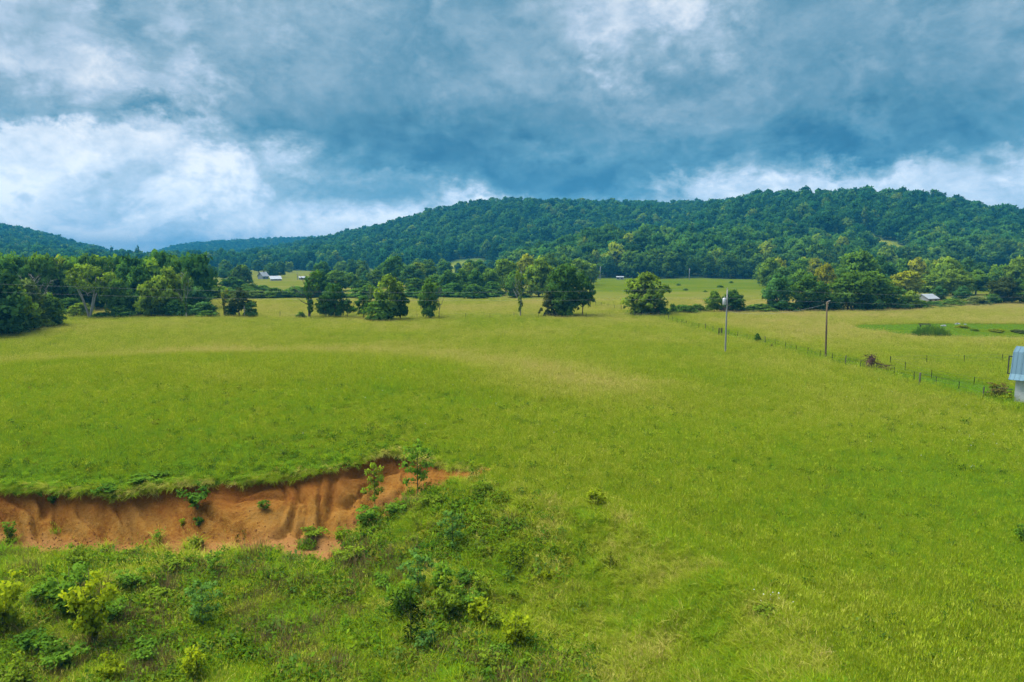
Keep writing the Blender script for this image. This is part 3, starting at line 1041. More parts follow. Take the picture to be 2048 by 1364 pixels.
# wood behind
T(28, 178, 511, 82, 'round3', 'd', 'tall dark tree behind the left wood corner', group=LW)
T(80, 182, 503, 72, 'tall0', 'm', 'tallest mid green tree above the left wood corner', group=LW)
T(118, 184, 520, 52, 'halfdead1', 'm', 'dying tree with bare pale limbs left of the pale forked tree', group=LW)
T(135, 186, 522, 60, 'round4', 'm', 'leafy tree just left of the pale forked tree', group=LW)
T(172, 168, 532, 96, 'sycamore', 'l', 'pale trunked tree forking in four white stems at the wood edge', group=LW, rot=0.4)
T(176, 192, 508, 62, 'round5', 'd', 'dark round topped tree rising behind the pale forked tree', group=LW)
T(214, 184, 526, 46, 'halfdead0', 'd', 'dying tree with a pale trunk right of the pale forked tree', group=LW)
T(228, 171, 556, 58, 'round0', 'm', 'yellowish leafy tree in front of the dark wood, right of the forked tree', group=LW)
T(246, 187, 529, 52, 'round2', 'd', 'dark tree at the middle of the left wood', group=LW)
T(276, 180, 534, 58, 'tall1', 'd', 'dark upright tree with a domed top in the left wood', group=LW)
T(298, 170, 562, 48, 'tall2', 'l', 'light green narrow tree leaning on the dark domed tree', group=LW)
T(334, 176, 532, 72, 'round1', 'l', 'large yellow green tree near the right end of the left wood', group=LW)
T(352, 188, 519, 60, 'round3', 'd', 'dark tree top behind the large yellow green tree', group=LW)
T(368, 170, 543, 40, 'halfdead2', 'm', 'tall dying tree with a white trunk at the right end of the wood', group=LW)
T(392, 180, 572, 52, 'round4', 'b', 'bluish leafy tree right of the white trunk at the wood end', group=LW)
T(408, 173, 604, 46, 'bush0', 'b', 'low bluish shrub right of the white trunk', 'shrub', LW)
T(416, 170, 620, 40, 'bush1', 'm', 'low hedge shrub at the right end of the left wood', 'shrub', LW)
T(372, 173, 608, 40, 'bush2', 'd', 'dark shrub round the foot of the white trunk', 'shrub', LW)
T(205, 168, 624, 44, 'bush3', 'v', 'vivid green vine covered shrub right of the pale forked tree', 'shrub', LW)
T(242, 169, 611, 44, 'bush2', 'm', 'rounded shrub in front of the dark left wood', 'shrub', LW)
T(160, 172, 606, 44, 'bush1', 'l', 'light shrub at the foot of the pale forked tree', 'shrub', LW)
T(140, 180, 596, 50, 'bush0', 'd', 'dark shrub in the shade left of the forked tree', 'shrub', LW)
T(268, 174, 590, 46, 'bush1', 'd', 'dark understorey shrub at the middle of the left wood', 'shrub', LW)
T(320, 173, 596, 50, 'bush0', 'm', 'understorey shrub below the large yellow green tree', 'shrub', LW)
T(346, 172, 600, 44, 'bush3', 'd', 'dark understorey shrub left of the white trunk', 'shrub', LW)
# row across the meadow
T(446, 172, 580, 34, 'halfdead1', 'y', 'thin dying tree with a yellow green top left of the snag', group=TR)
T(476, 173, 576, 58, 'open1', 'c', 'dull brownish green tree behind the pale snag', group=TR)
T(488, 170.5, 611, 8, 'snag', 'm', 'short pale broken snag standing in the meadow edge', group=TR)
T(501, 172, 604, 30, 'bush2', 'd', 'dark rounded shrub right of the pale snag', 'shrub', TR)
T(462, 173, 612, 26, 'bush3', 'd', 'small dark shrub left of the pale snag', 'shrub', TR)
T(616, 171, 545, 76, 'halfdead1', 'm', 'ivy clad dying tree with long bare broken limbs', group=TR, rot=0.7)
T(602, 170, 623, 18, 'bush0', 'm', 'little round shrub left of the ivy clad dying tree', 'shrub', TR)
T(650, 173, 588, 40, 'round2', 'm', 'low half of the leafy pair right of the ivy clad tree', group=TR)
T(668, 172, 563, 46, 'tall0', 'd', 'taller dark tree of the pair right of the ivy clad tree', group=TR)
T(694, 171, 598, 30, 'open2', 'd', 'slender small tree on thin stems in the middle of the row', group=TR)
T(726, 168, 592, 42, 'open0', 'd', 'small dark tree with a visible trunk left of the broken trunk', group=TR)
T(742, 167, 572, 22, 'halfdead0', 'l', 'pale broken trunk with ivy beside the yellow green tree', group=TR)
T(778, 164, 551, 58, 'tall1', 'l', 'yellow green tree, broadest in the middle of the row', group=TR)
T(762, 162, 596, 60, 'bush1', 'm', 'broad shrub at the foot of the yellow green tree', 'shrub', TR)
T(800, 165, 576, 36, 'round5', 'd', 'dark tree hugging the right side of the yellow green tree', group=TR)
T(856, 168, 557, 38, 'tall2', 'm', 'neat upright green tree standing alone right of the group', group=TR)
T(878, 168, 575, 32, 'bare', 'm', 'leafless grey tree beside the neat upright green tree', group=TR)
T(1041, 171, 540, 44, 'halfdead2', 'l', 'dying tree with pale trunk and mossy bare limbs, centre', group=TR)
T(1096, 172, 572, 40, 'cedar', 'c', 'dark conical cedar left of the tallest tree in the row', group=TR)
T(1126, 173, 527, 68, 'round0', 'd', 'tallest dark leafy tree of the row in the centre', group=TR)
T(1130, 171, 580, 50, 'tall0', 'd', 'dense lower tree in front of the tallest tree of the row', group=TR)
T(1166, 174, 545, 52, 'open1', 'd', 'open crowned tree with a pale trunk right of the tallest one', group=TR)
T(1291, 176, 546, 86, 'tall1', 'l', 'large lone yellow green tree at the fence corner', group=TR)
T(1322, 174, 608, 32, 'bush2', 'd', 'dark shrub right of the lone yellow green tree', 'shrub', TR)
T(1284, 176, 604, 46, 'bush3', 'm', 'shrub growing round the foot of the lone yellow green tree', 'shrub', TR)
# right hedgerow
T(1346, 180, 607, 16, 'bush1', 'm', 'tiny upright shrub first in the right hedgerow', 'shrub', HR)
T(1374, 181, 610, 44, 'bush0', 'm', 'low spreading shrub left of the transformer pole', 'shrub', HR)
T(1430, 184, 581, 36, 'round4', 'l', 'small yellow green tree left of the transformer pole', group=HR)
T(1466, 187, 578, 52, 'round1', 'd', 'dark small tree just right of the transformer pole', group=HR)
T(1520, 187, 608, 60, 'bush2', 'm', 'low shrub bank right of the brush heap', 'shrub', HR)
T(1556, 190, 547, 58, 'tall2', 'b', 'grey green willow like tree left in the right hedgerow', group=HR)
T(1580, 188, 605, 50, 'bush3', 'd', 'dark low shrub under the grey green tree', 'shrub', HR)
T(1622, 191, 549, 74, 'round3', 'd', 'broad dark tree left of the brown pole in the hedgerow', group=HR)
T(1655, 192, 590, 50, 'bush0', 'd', 'dark shrub behind the top of the brown pole', 'shrub', HR)
T(1700, 194, 541, 80, 'round5', 'm', 'large rounded tree right of the brown pole', group=HR)
T(1752, 198, 541, 78, 'round0', 'm', 'large spreading tree, middle of the right hedgerow', group=HR)
T(1730, 193, 584, 60, 'bush1', 'd', 'dark shrub mass between the two largest hedgerow trees', 'shrub', HR)
T(1790, 198, 575, 56, 'bush2', 'd', 'dark shrub left of the white roofed house', 'shrub', HR)
T(1822, 199, 582, 44, 'round2', 'l', 'light green small tree hiding the white roof on its left', group=HR)
T(1838, 201, 600, 50, 'bush3', 'm', 'leafy shrub below the white roof in the hedge', 'shrub', HR)
T(1868, 207, 602, 44, 'bush0', 'd', 'dark hedge shrub right below the white roof', 'shrub', HR)
T(1905, 210, 597, 48, 'bush1', 'm', 'hedge shrub below the two ball shaped trees', 'shrub', HR)
T(1952, 213, 594, 54, 'bush2', 'g', 'brown tinged shrub at the right hedge', 'shrub', HR)
T(2012, 222, 553, 66, 'round1', 'c', 'dark dense tree at the right end of the hedgerow', group=HR)
T(2052, 220, 556, 60, 'tall0', 'd', 'dark tree cut by the right picture edge', group=HR)
T(1985, 216, 588, 36, 'bush3', 'd', 'dark shrub at the foot of the right end tree', 'shrub', HR)
T(1880, 232, 572, 32, 'round3', 'b', 'left ball shaped tree behind the right hedge', group=HR)
T(1926, 236, 572, 34, 'round4', 'b', 'right ball shaped tree behind the right hedge', group=HR)
T(1652, 246, 528, 40, 'tall1', 'y', 'bright yellow green tree above the brown pole', group=HR)
T(1600, 262, 540, 60, 'round2', 'm', 'mid green tree behind the broad dark hedgerow tree', group=HR)
T(1560, 290, 535, 50, 'round5', 'd', 'dark tree behind the grey green willow like tree', group=HR)
T(1728, 268, 502, 84, 'round4', 'm', 'tall domed tree rising behind the largest hedgerow trees', group=HR)
T(1765, 290, 510, 56, 'round1', 'b', 'bluish tree right of the tall domed tree', group=HR)
T(1690, 285, 530, 50, 'round3', 'd', 'dark tree left of the tall domed tree', group=HR)
T(1812, 262, 541, 60, 'round0', 'y', 'bright tree above the white roofed house', group=HR)
T(1838, 330, 515, 40, 'tall2', 'y', 'yellow topped tree far behind the white roofed house', group=HR)
T(1862, 268, 548, 56, 'round5', 'l', 'light tree right above the white roof', group=HR)
T(1910, 272, 536, 66, 'tall0', 'l', 'large light green tree above the ball shaped trees', group=HR)
T(1955, 276, 541, 60, 'round2', 'm', 'mid green tree right of the large light green tree', group=HR)
T(1880, 340, 518, 46, 'round3', 'l', 'pale tree top behind the bright right trees', group=HR)
T(1990, 300, 545, 40, 'round4', 'm', 'tree left of the far right pasture', group=HR)
# valley floor, left to right
T(392, 300, 528, 58, 'round0', 'b', 'bluish tall tree right behind the left wood', group=VM)
T(372, 330, 522, 50, 'round3', 'd', 'dark distant tree behind the end of the left wood', group=VM)
T(418, 262, 566, 48, 'round2', 'm', 'green tree in the gap right of the left wood', group=VM)
T(440, 275, 572, 44, 'round5', 'l', 'light rounded tree in the gap right of the left wood', group=VM)
T(466, 300, 553, 46, 'round1', 'd', 'dark tree in front of the white farmhouse, left', group=VM)
T(500, 285, 566, 40, 'tall0', 'm', 'tree below the white farmhouse', group=VM)
T(526, 300, 570, 36, 'round4', 'm', 'tree below the light metal roof', group=VM)
T(548, 290, 576, 34, 'bush0', 'd', 'dark hedge tree right below the metal roof', 'shrub', VM)
T(520, 265, 585, 44, 'bush1', 'd', 'low hedge shrub along the far meadow left', 'shrub', VM)
T(565, 262, 588, 46, 'bush2', 'm', 'low hedge shrub along the far meadow', 'shrub', VM)
T(590, 268, 572, 40, 'round3', 'm', 'small tree left of the ivy clad tree, further back', group=VM)
T(634, 262, 541, 50, 'round0', 'd', 'dark tall tree behind the ivy clad dying tree', group=VM)
T(668, 300, 540, 54, 'round5', 'm', 'tree further back above the leafy pair', group=VM)
T(702, 310, 546, 46, 'round2', 'm', 'round tree behind the middle of the row', group=VM)
T(728, 280, 560, 44, 'round1', 'd', 'dark tree behind the small dark tree of the row', group=VM)
T(752, 330, 540, 40, 'tall1', 'm', 'tree behind the broken trunk', group=VM)
T(790, 345, 512, 56, 'round4', 'd', 'large dark round tree on the slope behind the row', group=VM)
T(824, 330, 530, 50, 'round3', 'b', 'bluish tree right of the large dark round one', group=VM)
T(830, 285, 555, 46, 'round0', 'm', 'tree left behind the neat upright tree', group=VM)
T(866, 290, 548, 44, 'round5', 'm', 'tree behind the leafless grey tree', group=VM)
T(896, 276, 541, 42, 'round2', 'd', 'first tree of the thicket left of centre', group=VM)
T(922, 280, 536, 44, 'round1', 'm', 'second tree of the thicket left of centre', group=VM)
T(950, 277, 540, 42, 'round3', 'd', 'third tree of the thicket left of centre', group=VM)
T(978, 280, 536, 46, 'round4', 'm', 'fourth tree of the thicket left of centre', group=VM)
T(905, 268, 566, 46, 'bush0', 'd', 'dark low shrub at the left of the thicket', 'shrub', VM)
T(945, 268, 568, 50, 'bush1', 'm', 'low shrub in front of the thicket', 'shrub', VM)
T(985, 268, 564, 46, 'bush2', 'd', 'low dark shrub at the right of the thicket', 'shrub', VM)
T(1012, 300, 517, 52, 'round0', 'l', 'light green tree left behind the mossy dying tree', group=VM)
T(1030, 258, 541, 44, 'tall2', 'm', 'tree directly behind the mossy dying tree', group=VM)
T(1052, 330, 508, 50, 'round5', 'y', 'bright topped tree behind the centre of the row', group=VM)
T(1078, 262, 516, 66, 'round3', 'l', 'broad light tree behind the dark cedar', group=VM)
T(1040, 258, 585, 50, 'bush3', 'm', 'shrub between the mossy dying tree and the cedar, further back', 'shrub', VM)
T(1100, 360, 505, 50, 'round1', 'm', 'tree top behind the tallest tree of the row', group=VM)
T(1128, 400, 512, 44, 'round2', 'm', 'tree behind the right shoulder of the tallest tree', group=VM)

# trees scattered over the far valley floor
VF = 'scattered trees on the far valley floor'
keys = ['round0', 'round1', 'round2', 'round3', 'round4', 'round5', 'tall0', 'tall1', 'bush0', 'bush1']
FILL = []
for zone, cnt, pa, pb, da, db in (('left', 74, 385, 1015, 330, 690), ('centre', 20, 1020, 1185, 300, 470), ('right', 58, 1520, 2060, 285, 450)):
    done = 0
    while done < cnt:
        px, d = rng.uniform(pa, pb), rng.uniform(da, db)
        if zone == 'left' and ((505 < px < 580 and d < 480) or (575 < px < 660 and 380 < d < 640) or (860 < px < 890 and d < 420)):
            continue
        if zone == 'right' and px > 1960 and d > 320:
            continue
        if zone == 'right' and 1225 < px < 1500:
            continue
        x = (px - 1024) / FPX * d
        h = rng.uniform(8.5, 14.5) * (1.08 if zone != 'left' else 0.95)
        k = keys[int(rng.integers(0, 10))]
        if k.startswith('bush'):
            h *= 0.55
        FILL.append((px, x, d, h, h * rng.uniform(.7, 1.05), k, ['d', 'm', 'm', 'b', 'l', 'd'][int(rng.integers(0, 6))] if zone != 'right' else ['m', 'l', 'm', 'l', 'y', 'd'][int(rng.integers(0, 6))], zone))
        done += 1

HEDGE = [(px_ + rng.uniform(-6, 6), 258 + rng.uniform(-4, 8), rng.uniform(34, 52), rng.uniform(570, 588), int(rng.integers(0, 4)), 'dmdmlb'[int(rng.integers(0, 6))]) for px_ in list(range(424, 700, 24)) + list(range(716, 1000, 26))]
RHEDGE = [(px_ + rng.uniform(-5, 5), 183 + (px_ - 1340) * .035, rng.uniform(26, 44), rng.uniform(606, 616), int(rng.integers(0, 4)), 'dmdmmd'[int(rng.integers(0, 6))]) for px_ in (1335, 1358, 1400, 1490, 1508, 1542, 1568, 1604, 1640, 1672, 1712, 1760, 1806, 1850, 1888, 1930, 1972)]
LMARK = [(0, 'the left wood corner'), (150, 'the pale forked tree'), (300, 'the big left wood tree'), (385, 'the white trunk'), (440, 'the pale snag'), (515, 'the farmhouse'), (575, 'the metal roofed shed'),
         (625, 'the ivy clad dying tree'), (670, 'the leafy pair'), (725, 'the broken trunk'), (775, 'the yellow green row tree'), (830, 'the neat upright tree'), (880, 'the leafless grey tree'), (930, 'the thicket'), (1000, 'the mossy dying tree'), (1080, 'the dark cedar'),
         (1130, 'the tallest row tree'), (1185, 'the left far pole'), (1230, 'the white trailer'), (1290, 'the lone yellow green tree'), (1350, 'the right far pole'), (1410, 'the transformer pole'), (1500, 'the brush heap'), (1555, 'the grey green hedge tree'), (1620, 'the brown pole'),
         (1700, 'the large rounded tree'), (1760, 'the large spreading tree'), (1830, 'the white roofed house'), (1900, 'the ball shaped trees'), (1970, 'the dark hedge end tree')]
ORD = ['first', 'second', 'third', 'fourth', 'fifth', 'sixth', 'seventh', 'eighth', 'ninth', 'tenth', 'eleventh', 'twelfth', 'thirteenth', 'fourteenth', 'fifteenth', 'sixteenth', 'seventeenth', 'eighteenth', 'nineteenth', 'twentieth']
TWORD = {'d': 'dark', 'm': 'mid green', 'l': 'light green', 'y': 'yellow green', 'b': 'bluish'}


def order_labels(cols, fmt):
    """a label for each column: its place from the left behind the nearest landmark"""
    seg = {}
    for i, c in enumerate(cols):
        k = max(j for j, (p, _) in enumerate(LMARK) if p <= max(c, 0))
        seg.setdefault(k, []).append(i)
    out = [None] * len(cols)
    for k, ids in seg.items():
        for n_, i in enumerate(sorted(ids, key=lambda i: cols[i])):
            out[i] = fmt % (ORD[min(n_, 19)], LMARK[k][1])
    return out


for zone, fmt in (('left', 'valley tree, %s from left beginning at %s'), ('centre', 'tree of the centre clump, %s from left behind %s'), ('right', 'copse tree, %s from left beginning at %s')):
    sub = [f for f in FILL if f[7] == zone]
    for f, lab in zip(sub, order_labels([q[0] for q in sub], fmt)):
        place_tree(f[1], f[2], f[3], f[4], f[5], f[6], TWORD[f[6]] + ' ' + lab, 'tree', VF + ' ' + zone)

for rowk, fmt, grp in ((HEDGE, 'far hedge shrub, %s from left beginning at %s', 'shrubs of the far meadow hedge'), (RHEDGE, 'low hedge shrub, %s from left beginning at %s', 'low shrubs of the right hedgerow')):
    for q_, lab in zip(rowk, order_labels([q[0] for q in rowk], fmt)):
        tree_px(q_[0], q_[1], q_[3], q_[2], 'bush%d' % q_[4], q_[5], TWORD[q_[5]] + ' ' + lab, 'shrub', grp)

# lone shrubs of the fields
T(1515.5, float(ground(1515, 686)[1]), 666, 14, 'open1', 'd', 'small dark leaning tree on the fence line', 'tree')
T(1323, 402, 570, 10, 'round0', 'd', 'small dark bush dotting the green pasture', 'shrub', 'bushes in the green pasture')
for px, py, w in ((1357, 571, 8), (1371, 581, 9), (1440, 575, 10), (1462, 566, 8), (1410, 584, 7)):
    x, y, z = ground(px, py)
    place_tree(x, y, w * y / FPX * 0.5, w * y / FPX * 1.3, 'bush%d' % (px % 4), 'm', {1357: 'low weed clump nearest left in the rough green pasture', 1371: 'weed clump low in the pasture left of the transformer pole', 1440: 'weed clump in the pasture above the transformer pole', 1462: 'weed clump high in the pasture right of the transformer pole', 1410: 'lowest small weed clump of the pasture'}[px], 'shrub', 'bushes in the green pasture')

# ------------------------------------------------------------------ forest
FVAR = []
fcol = bpy.data.collections.new('forest_sources')
for i in range(8):
    pr = ('round', 'round', 'tall', 'round', 'round', 'tall', 'round', 'cone')[i]
    me, C = crown_mesh('forest_crown%d' % i, 300 + i, M_FOREST, 30, 30, 0.085, 0.12, pr, 0.19)
    o = bpy.data.objects.new('a%d_forest_tree' % i, me)
    fcol.objects.link(o)
    FVAR.append(me)
ECROWN = []
for i in range(6):
    me, C = crown_mesh('crown', 330 + i, M_LEAF, 34, 40, 0.058, 0.12, ('round', 'tall')[i % 2], 0.16)
    ECROWN.append((me, trunk_mesh('trunk', 330 + i, C, 0.2, M_BARK)))


def instancer(name, pts, rot, scl, idx, col, extra=None):
    me = bpy.data.meshes.new(name)
    me.vertices.add(len(pts))
    me.vertices.foreach_set('co', np.asarray(pts, np.float32).ravel())
    for k, ty, v in [('rot', 'FLOAT_VECTOR', rot), ('scl', 'FLOAT_VECTOR', scl)]:
        a = me.attributes.new(k, ty, 'POINT')
        a.data.foreach_set('vector', np.asarray(v, np.float32).ravel())
    a = me.attributes.new('idx', 'INT', 'POINT')
    a.data.foreach_set('value', np.asarray(idx, np.int32))
    for k, v in (extra or {}).items():
        a = me.attributes.new(k, 'FLOAT', 'POINT')
        a.data.foreach_set('value', np.asarray(v, np.float32))
    o = link(name, me)
    ng = bpy.data.node_groups.new(name + '_scatter', 'GeometryNodeTree')
    ng.interface.new_socket('Geometry', in_out='INPUT', socket_type='NodeSocketGeometry')
    ng.interface.new_socket('Geometry', in_out='OUTPUT', socket_type='NodeSocketGeometry')
    gi = ng.nodes.new('NodeGroupInput')
    go = ng.nodes.new('NodeGroupOutput')
    mp = ng.nodes.new('GeometryNodeMeshToPoints')
    ip = ng.nodes.new('GeometryNodeInstanceOnPoints')
    ci = ng.nodes.new('GeometryNodeCollectionInfo')
    ci.inputs['Collection'].default_value = col
    ci.inputs['Separate Children'].default_value = True
    ci.inputs['Reset Children'].default_value = True
    ip.inputs['Pick Instance'].default_value = True

    def na(n, t):
        a = ng.nodes.new('GeometryNodeInputNamedAttribute')
        a.data_type = t
        a.inputs['Name'].default_value = n
        return a.outputs[0]
    e2r = ng.nodes.new('FunctionNodeEulerToRotation')
    ng.links.new(na('rot', 'FLOAT_VECTOR'), e2r.inputs[0])
    ng.links.new(gi.outputs[0], mp.inputs['Mesh'])
    ng.links.new(mp.outputs[0], ip.inputs['Points'])
    ng.links.new(ci.outputs[0], ip.inputs['Instance'])
    ng.links.new(na('idx', 'INT'), ip.inputs['Instance Index'])
    ng.links.new(e2r.outputs[0], ip.inputs['Rotation'])
    ng.links.new(na('scl', 'FLOAT_VECTOR'), ip.inputs['Scale'])
    ng.links.new(ip.outputs[0], go.inputs[0])
    m = o.modifiers.new('scatter', 'NODES')
    m.node_group = ng
    return o


def forest_points():
    P = []
    # (near, far, spacing) bands
    for a, b, sp in ((440, 760, 9.6), (760, 1150, 10.4), (1150, 1750, 11.5), (1750, 2750, 15.0)):
        W = b * 0.92
        nx, ny = int(2 * W / sp), int((b - a) / sp)
        gx, gy = np.meshgrid(np.arange(nx) * sp - W, a + np.arange(ny) * sp)
        gx = gx + rng.uniform(-.48, .48, gx.shape) * sp
        gy = gy + rng.uniform(-.48, .48, gy.shape) * sp
        P.append(np.stack([gx.ravel(), gy.ravel()], 1))
    P = np.concatenate(P)
    x, y = P[:, 0], P[:, 1]
    px = 1024 + FPX * x / y
    keep = (forest_edge(x, y) > 0) & (clearing(x, y) < 0.12) & (px > -160) & (px < 2210)
    # nothing behind the crests
    hz = hill_z(x, y)
    el = (hz + 16 - CAM_Z) / y
    best = np.full(len(x), False)
    keep2 = keep.copy()
    # hidden test: compare with the steepest sight line of the ground between
    ts = np.linspace(0.35, 0.985, 22)
    mx = np.full(len(x), -9.0)
    for t in ts:
        yy = y * t
        mx = np.maximum(mx, np.where(yy > 430, (hill_z(x * t, yy) + 4 - CAM_Z) / yy, -9))
    keep2 &= el > mx
    return P[keep2]


FP = forest_points()
fz = terrain(FP[:, 0], FP[:, 1])
dist = np.hypot(FP[:, 0], FP[:, 1])
pxs = 1024 + FPX * FP[:, 0] / FP[:, 1]
N = len(FP)
hh = (rng.normal(16.5, 3.4, N) + 2.5 * fbm(FP[:, 0] / 45, FP[:, 1] / 45, 97, 2)).clip(9, 26) * (1 - 0.12 * (dist > 1100))
for cx_, cy_, rx_, ry_ in CLEAR:      # young growth on the near side of the clearings
    f_ = (np.abs(FP[:, 0] - cx_ * FP[:, 1] / cy_) < rx_ * 1.15) & (FP[:, 1] < cy_) & (FP[:, 1] > cy_ - ry_ - 60)
    hh[f_] *= 0.55
ww = hh * rng.uniform(0.62, 1.15, N)
idx = rng.integers(0, 7, N)
idx[rng.uniform(0, 1, N) < 0.05] = 7
ww[idx == 7] *= 0.6
# the foremost trees of the forest edge stand as single trees
edge = forest_edge(FP[:, 0], FP[:, 1])
cand = np.where((edge < 26) & (dist < 680) & (pxs > 20) & (pxs < 2046) & ((pxs > 1080) | (edge < 14)))[0]
cand = cand[np.argsort(dist[cand])][:165]
single = np.zeros(N, bool)
single[cand] = True
flabs = order_labels([float(pxs[j]) for j in cand], 'forest edge tree, %s from left beginning at %s')
for j, flab in zip(cand, flabs):
    me, tm = ECROWN[int(rng.integers(0, 6))]
    u = rng.uniform()
    tk = 'd' if u < .35 else 'm' if u < .7 else 'b' if u < .85 else 'l'
    t = TINT[tk]
    e = thing('broadleaf_tree', TWORD[tk] + ' ' + flab, 'tree', (FP[j, 0], FP[j, 1], fz[j] - 0.3), rng.uniform(0, 6.28), 'front trees of the hill forest')
    e.scale = (ww[j] * 1.05, ww[j] * 1.05, hh[j])
    c = link('crown', me, e)
    k = rng.uniform(.75, 1.0)
    c.color = (t[0] * k, t[1] * k, t[2] * k, 1)
    link('trunk', tm, e)
rest = ~single
fo = instancer('forest', np.stack([FP[rest, 0], FP[rest, 1], fz[rest] - 0.5], 1), np.stack([rng.normal(0, .03, rest.sum()), rng.normal(0, .03, rest.sum()), rng.uniform(0, 6.28, rest.sum())], 1), np.stack([ww[rest], ww[rest], hh[rest]], 1), idx[rest], fcol, {'spur': np.clip(sst((655 - FP[rest, 1]) / 50.0) * sst((pxs[rest] - 990) / 60.0) + 0.35 * fbm(FP[rest, 0] / 60, FP[rest, 1] / 60, 95, 3), 0, 1)})
tag(fo, 'dense green forest covering the hills behind the valley', 'forest', kind='stuff')

# filler wood behind the left tree edge
fx, fy = [], []
for _ in range(330):
    px = rng.uniform(-120, 400)
    d = rng.uniform(195, 420)
    fx.append((px - 1024) / FPX * d)
    fy.append(d)
fx, fy = np.array(fx), np.array(fy)
fh = rng.uniform(11, 14.5, len(fx)) * np.clip(1.12 - (fy - 195) / 900, .7, 1.1)
fw = fh * rng.uniform(.6, .85, len(fx))
bo = instancer('wood', np.stack([fx, fy, terrain(fx, fy) - 0.3], 1), np.stack([fx * 0, fx * 0, rng.uniform(0, 6.28, len(fx))], 1), np.stack([fw, fw, fh], 1), rng.integers(0, 7, len(fx)), fcol, {'spur': np.full(len(fx), 1.0)})
tag(bo, 'dark mass of woodland behind the left meadow edge', 'woodland', kind='stuff')

# ------------------------------------------------------------------ grass
def grass_mat():
    m, nt = new_mat('grass_blades')
    geo = nd(nt, 'ShaderNodeNewGeometry')
    at = nd(nt, 'ShaderNodeAttribute', attribute_name='dry', attribute_type='INSTANCER')
    tn = nd(nt, 'ShaderNodeAttribute', attribute_name='tint')
    oi = nd(nt, 'ShaderNodeObjectInfo')
    f = mth(nt, 'ADD', at.outputs['Fac'], mth(nt, 'MULTIPLY', mth(nt, 'SUBTRACT', oi.outputs['Random'], 0.5), 0.14))
    f = mth(nt, 'ADD', f, mth(nt, 'MULTIPLY', tn.outputs['Fac'], 0.26))
    c, _ = meadow_nodes(nt, geo.outputs['Position'], f)
    v = mth(nt, 'ADD', 1.95, mth(nt, 'MULTIPLY', mth(nt, 'SUBTRACT', oi.outputs['Random'], 0.5), 0.36))
    v = mth(nt, 'MULTIPLY', v, mth(nt, 'ADD', 1.0, mth(nt, 'MULTIPLY', tn.outputs['Fac'], 0.25)))
    sc = nd(nt, 'ShaderNodeVectorMath', operation='SCALE')
    lk(nt, c, sc.inputs[0])
    lk(nt, v, sc.inputs['Scale'])
    leafy(nt, sc.outputs[0], 0.35, 0.8)
    return m


def weed_mat():
    m, nt = new_mat('weed_leaves')
    oi = nd(nt, 'ShaderNodeObjectInfo')
    tn = nd(nt, 'ShaderNodeAttribute', attribute_name='tint')
    c = ramp(nt, oi.outputs['Random'], [(0, (.048, .120, .008)), (.4, (.080, .165, .008)), (.7, (.135, .215, .009)), (.9, (.060, .13, .022)), (1, (.17, .17, .016))])
    v = mth(nt, 'ADD', 1.0, mth(nt, 'MULTIPLY', tn.outputs['Fac'], 0.4))
    sc = nd(nt, 'ShaderNodeVectorMath', operation='SCALE')
    lk(nt, c, sc.inputs[0])
    lk(nt, v, sc.inputs['Scale'])
    leafy(nt, sc.outputs[0], 0.40, 0.3)
    return m


M_GRASS = grass_mat()
M_WEED = weed_mat()
M_STRAW = plain('dead_stalks', (.21, .15, .055), .95, .35, 3.0)


def tuft_mesh(name, seed, n, h, spread, width, droop, mat, dirbias=None, seeds=0):
    r = np.random.default_rng(seed)
    V, F, Tn, Nn = [], [], [], []
    for i in range(n):
        an = r.uniform(0, 6.28)
        rad = spread * math.sqrt(r.uniform())
        p = np.array([math.cos(an) * rad, math.sin(an) * rad, -0.03])
        hb = h * r.uniform(0.55, 1.15)
        a2 = r.uniform(0, 6.28)
        d = np.array([math.cos(a2), math.sin(a2), 0])
        if dirbias is not None:
            d = unit(d * 0.6 + np.array(dirbias))
        dr = droop * r.uniform(0.4, 1.4)
        w = width * r.uniform(.7, 1.3)
        side = np.array([-d[1], d[0], 0]) * w * 0.5
        side = side * math.cos(.5) + d * w * .3 * r.normal()
        b = len(V)
        mids = [(0, 1.0), (0.4, 0.95), (0.75, 0.7), (1.0, 0.0)]
        tn = r.normal(0, 0.38)
        for t, k in mids:
            q = p + d * hb * dr * t ** 1.8 + np.array([0, 0, hb * (t - 0.42 * dr * t ** 2.2)])
            if k > 0:
                V += [q - side * k, q + side * k]
                Tn += [tn, tn]
            else:
                V.append(q)
                Tn.append(tn)
        F += [(b, b + 1, b + 3, b + 2), (b + 2, b + 3, b + 5, b + 4), (b + 4, b + 5, b + 6)]
        if i < seeds:
            b = len(V)
            q0 = p + d * 0.05
            q1 = p + d * hb * 0.12 + np.array([0, 0, hb * 1.35])
            q2 = q1 + d * .05 + np.array([0, 0, .14])
            sx = np.array([.006, 0, 0]) + side * 0.1
            V += [q0 - sx * .5, q0 + sx * .5, q1 + sx * .5, q1 - sx * .5, q1 + sx * 2.6, q2, q1 - sx * 2.6]
            Tn += [0.4] * 4 + [0.9] * 3
            F += [(b, b + 1, b + 2, b + 3), (b + 4, b + 5, b + 6)]
    V = np.array(V)
    # soft upward shading of the sward
    N = unit(np.stack([V[:, 0] * 0.8, V[:, 1] * 0.8, np.full(len(V), 0.55)], 1) + r.normal(0, .18, V.shape))
    return mesh_np(name, V, F, mat, attrs={'tint': Tn})


gcol = bpy.data.collections.new('grass_sources')
GS = []


def gsrc(me):
    o = bpy.data.objects.new('g%02d_tuft' % len(GS), me)
    gcol.objects.link(o)
    GS.append(o)


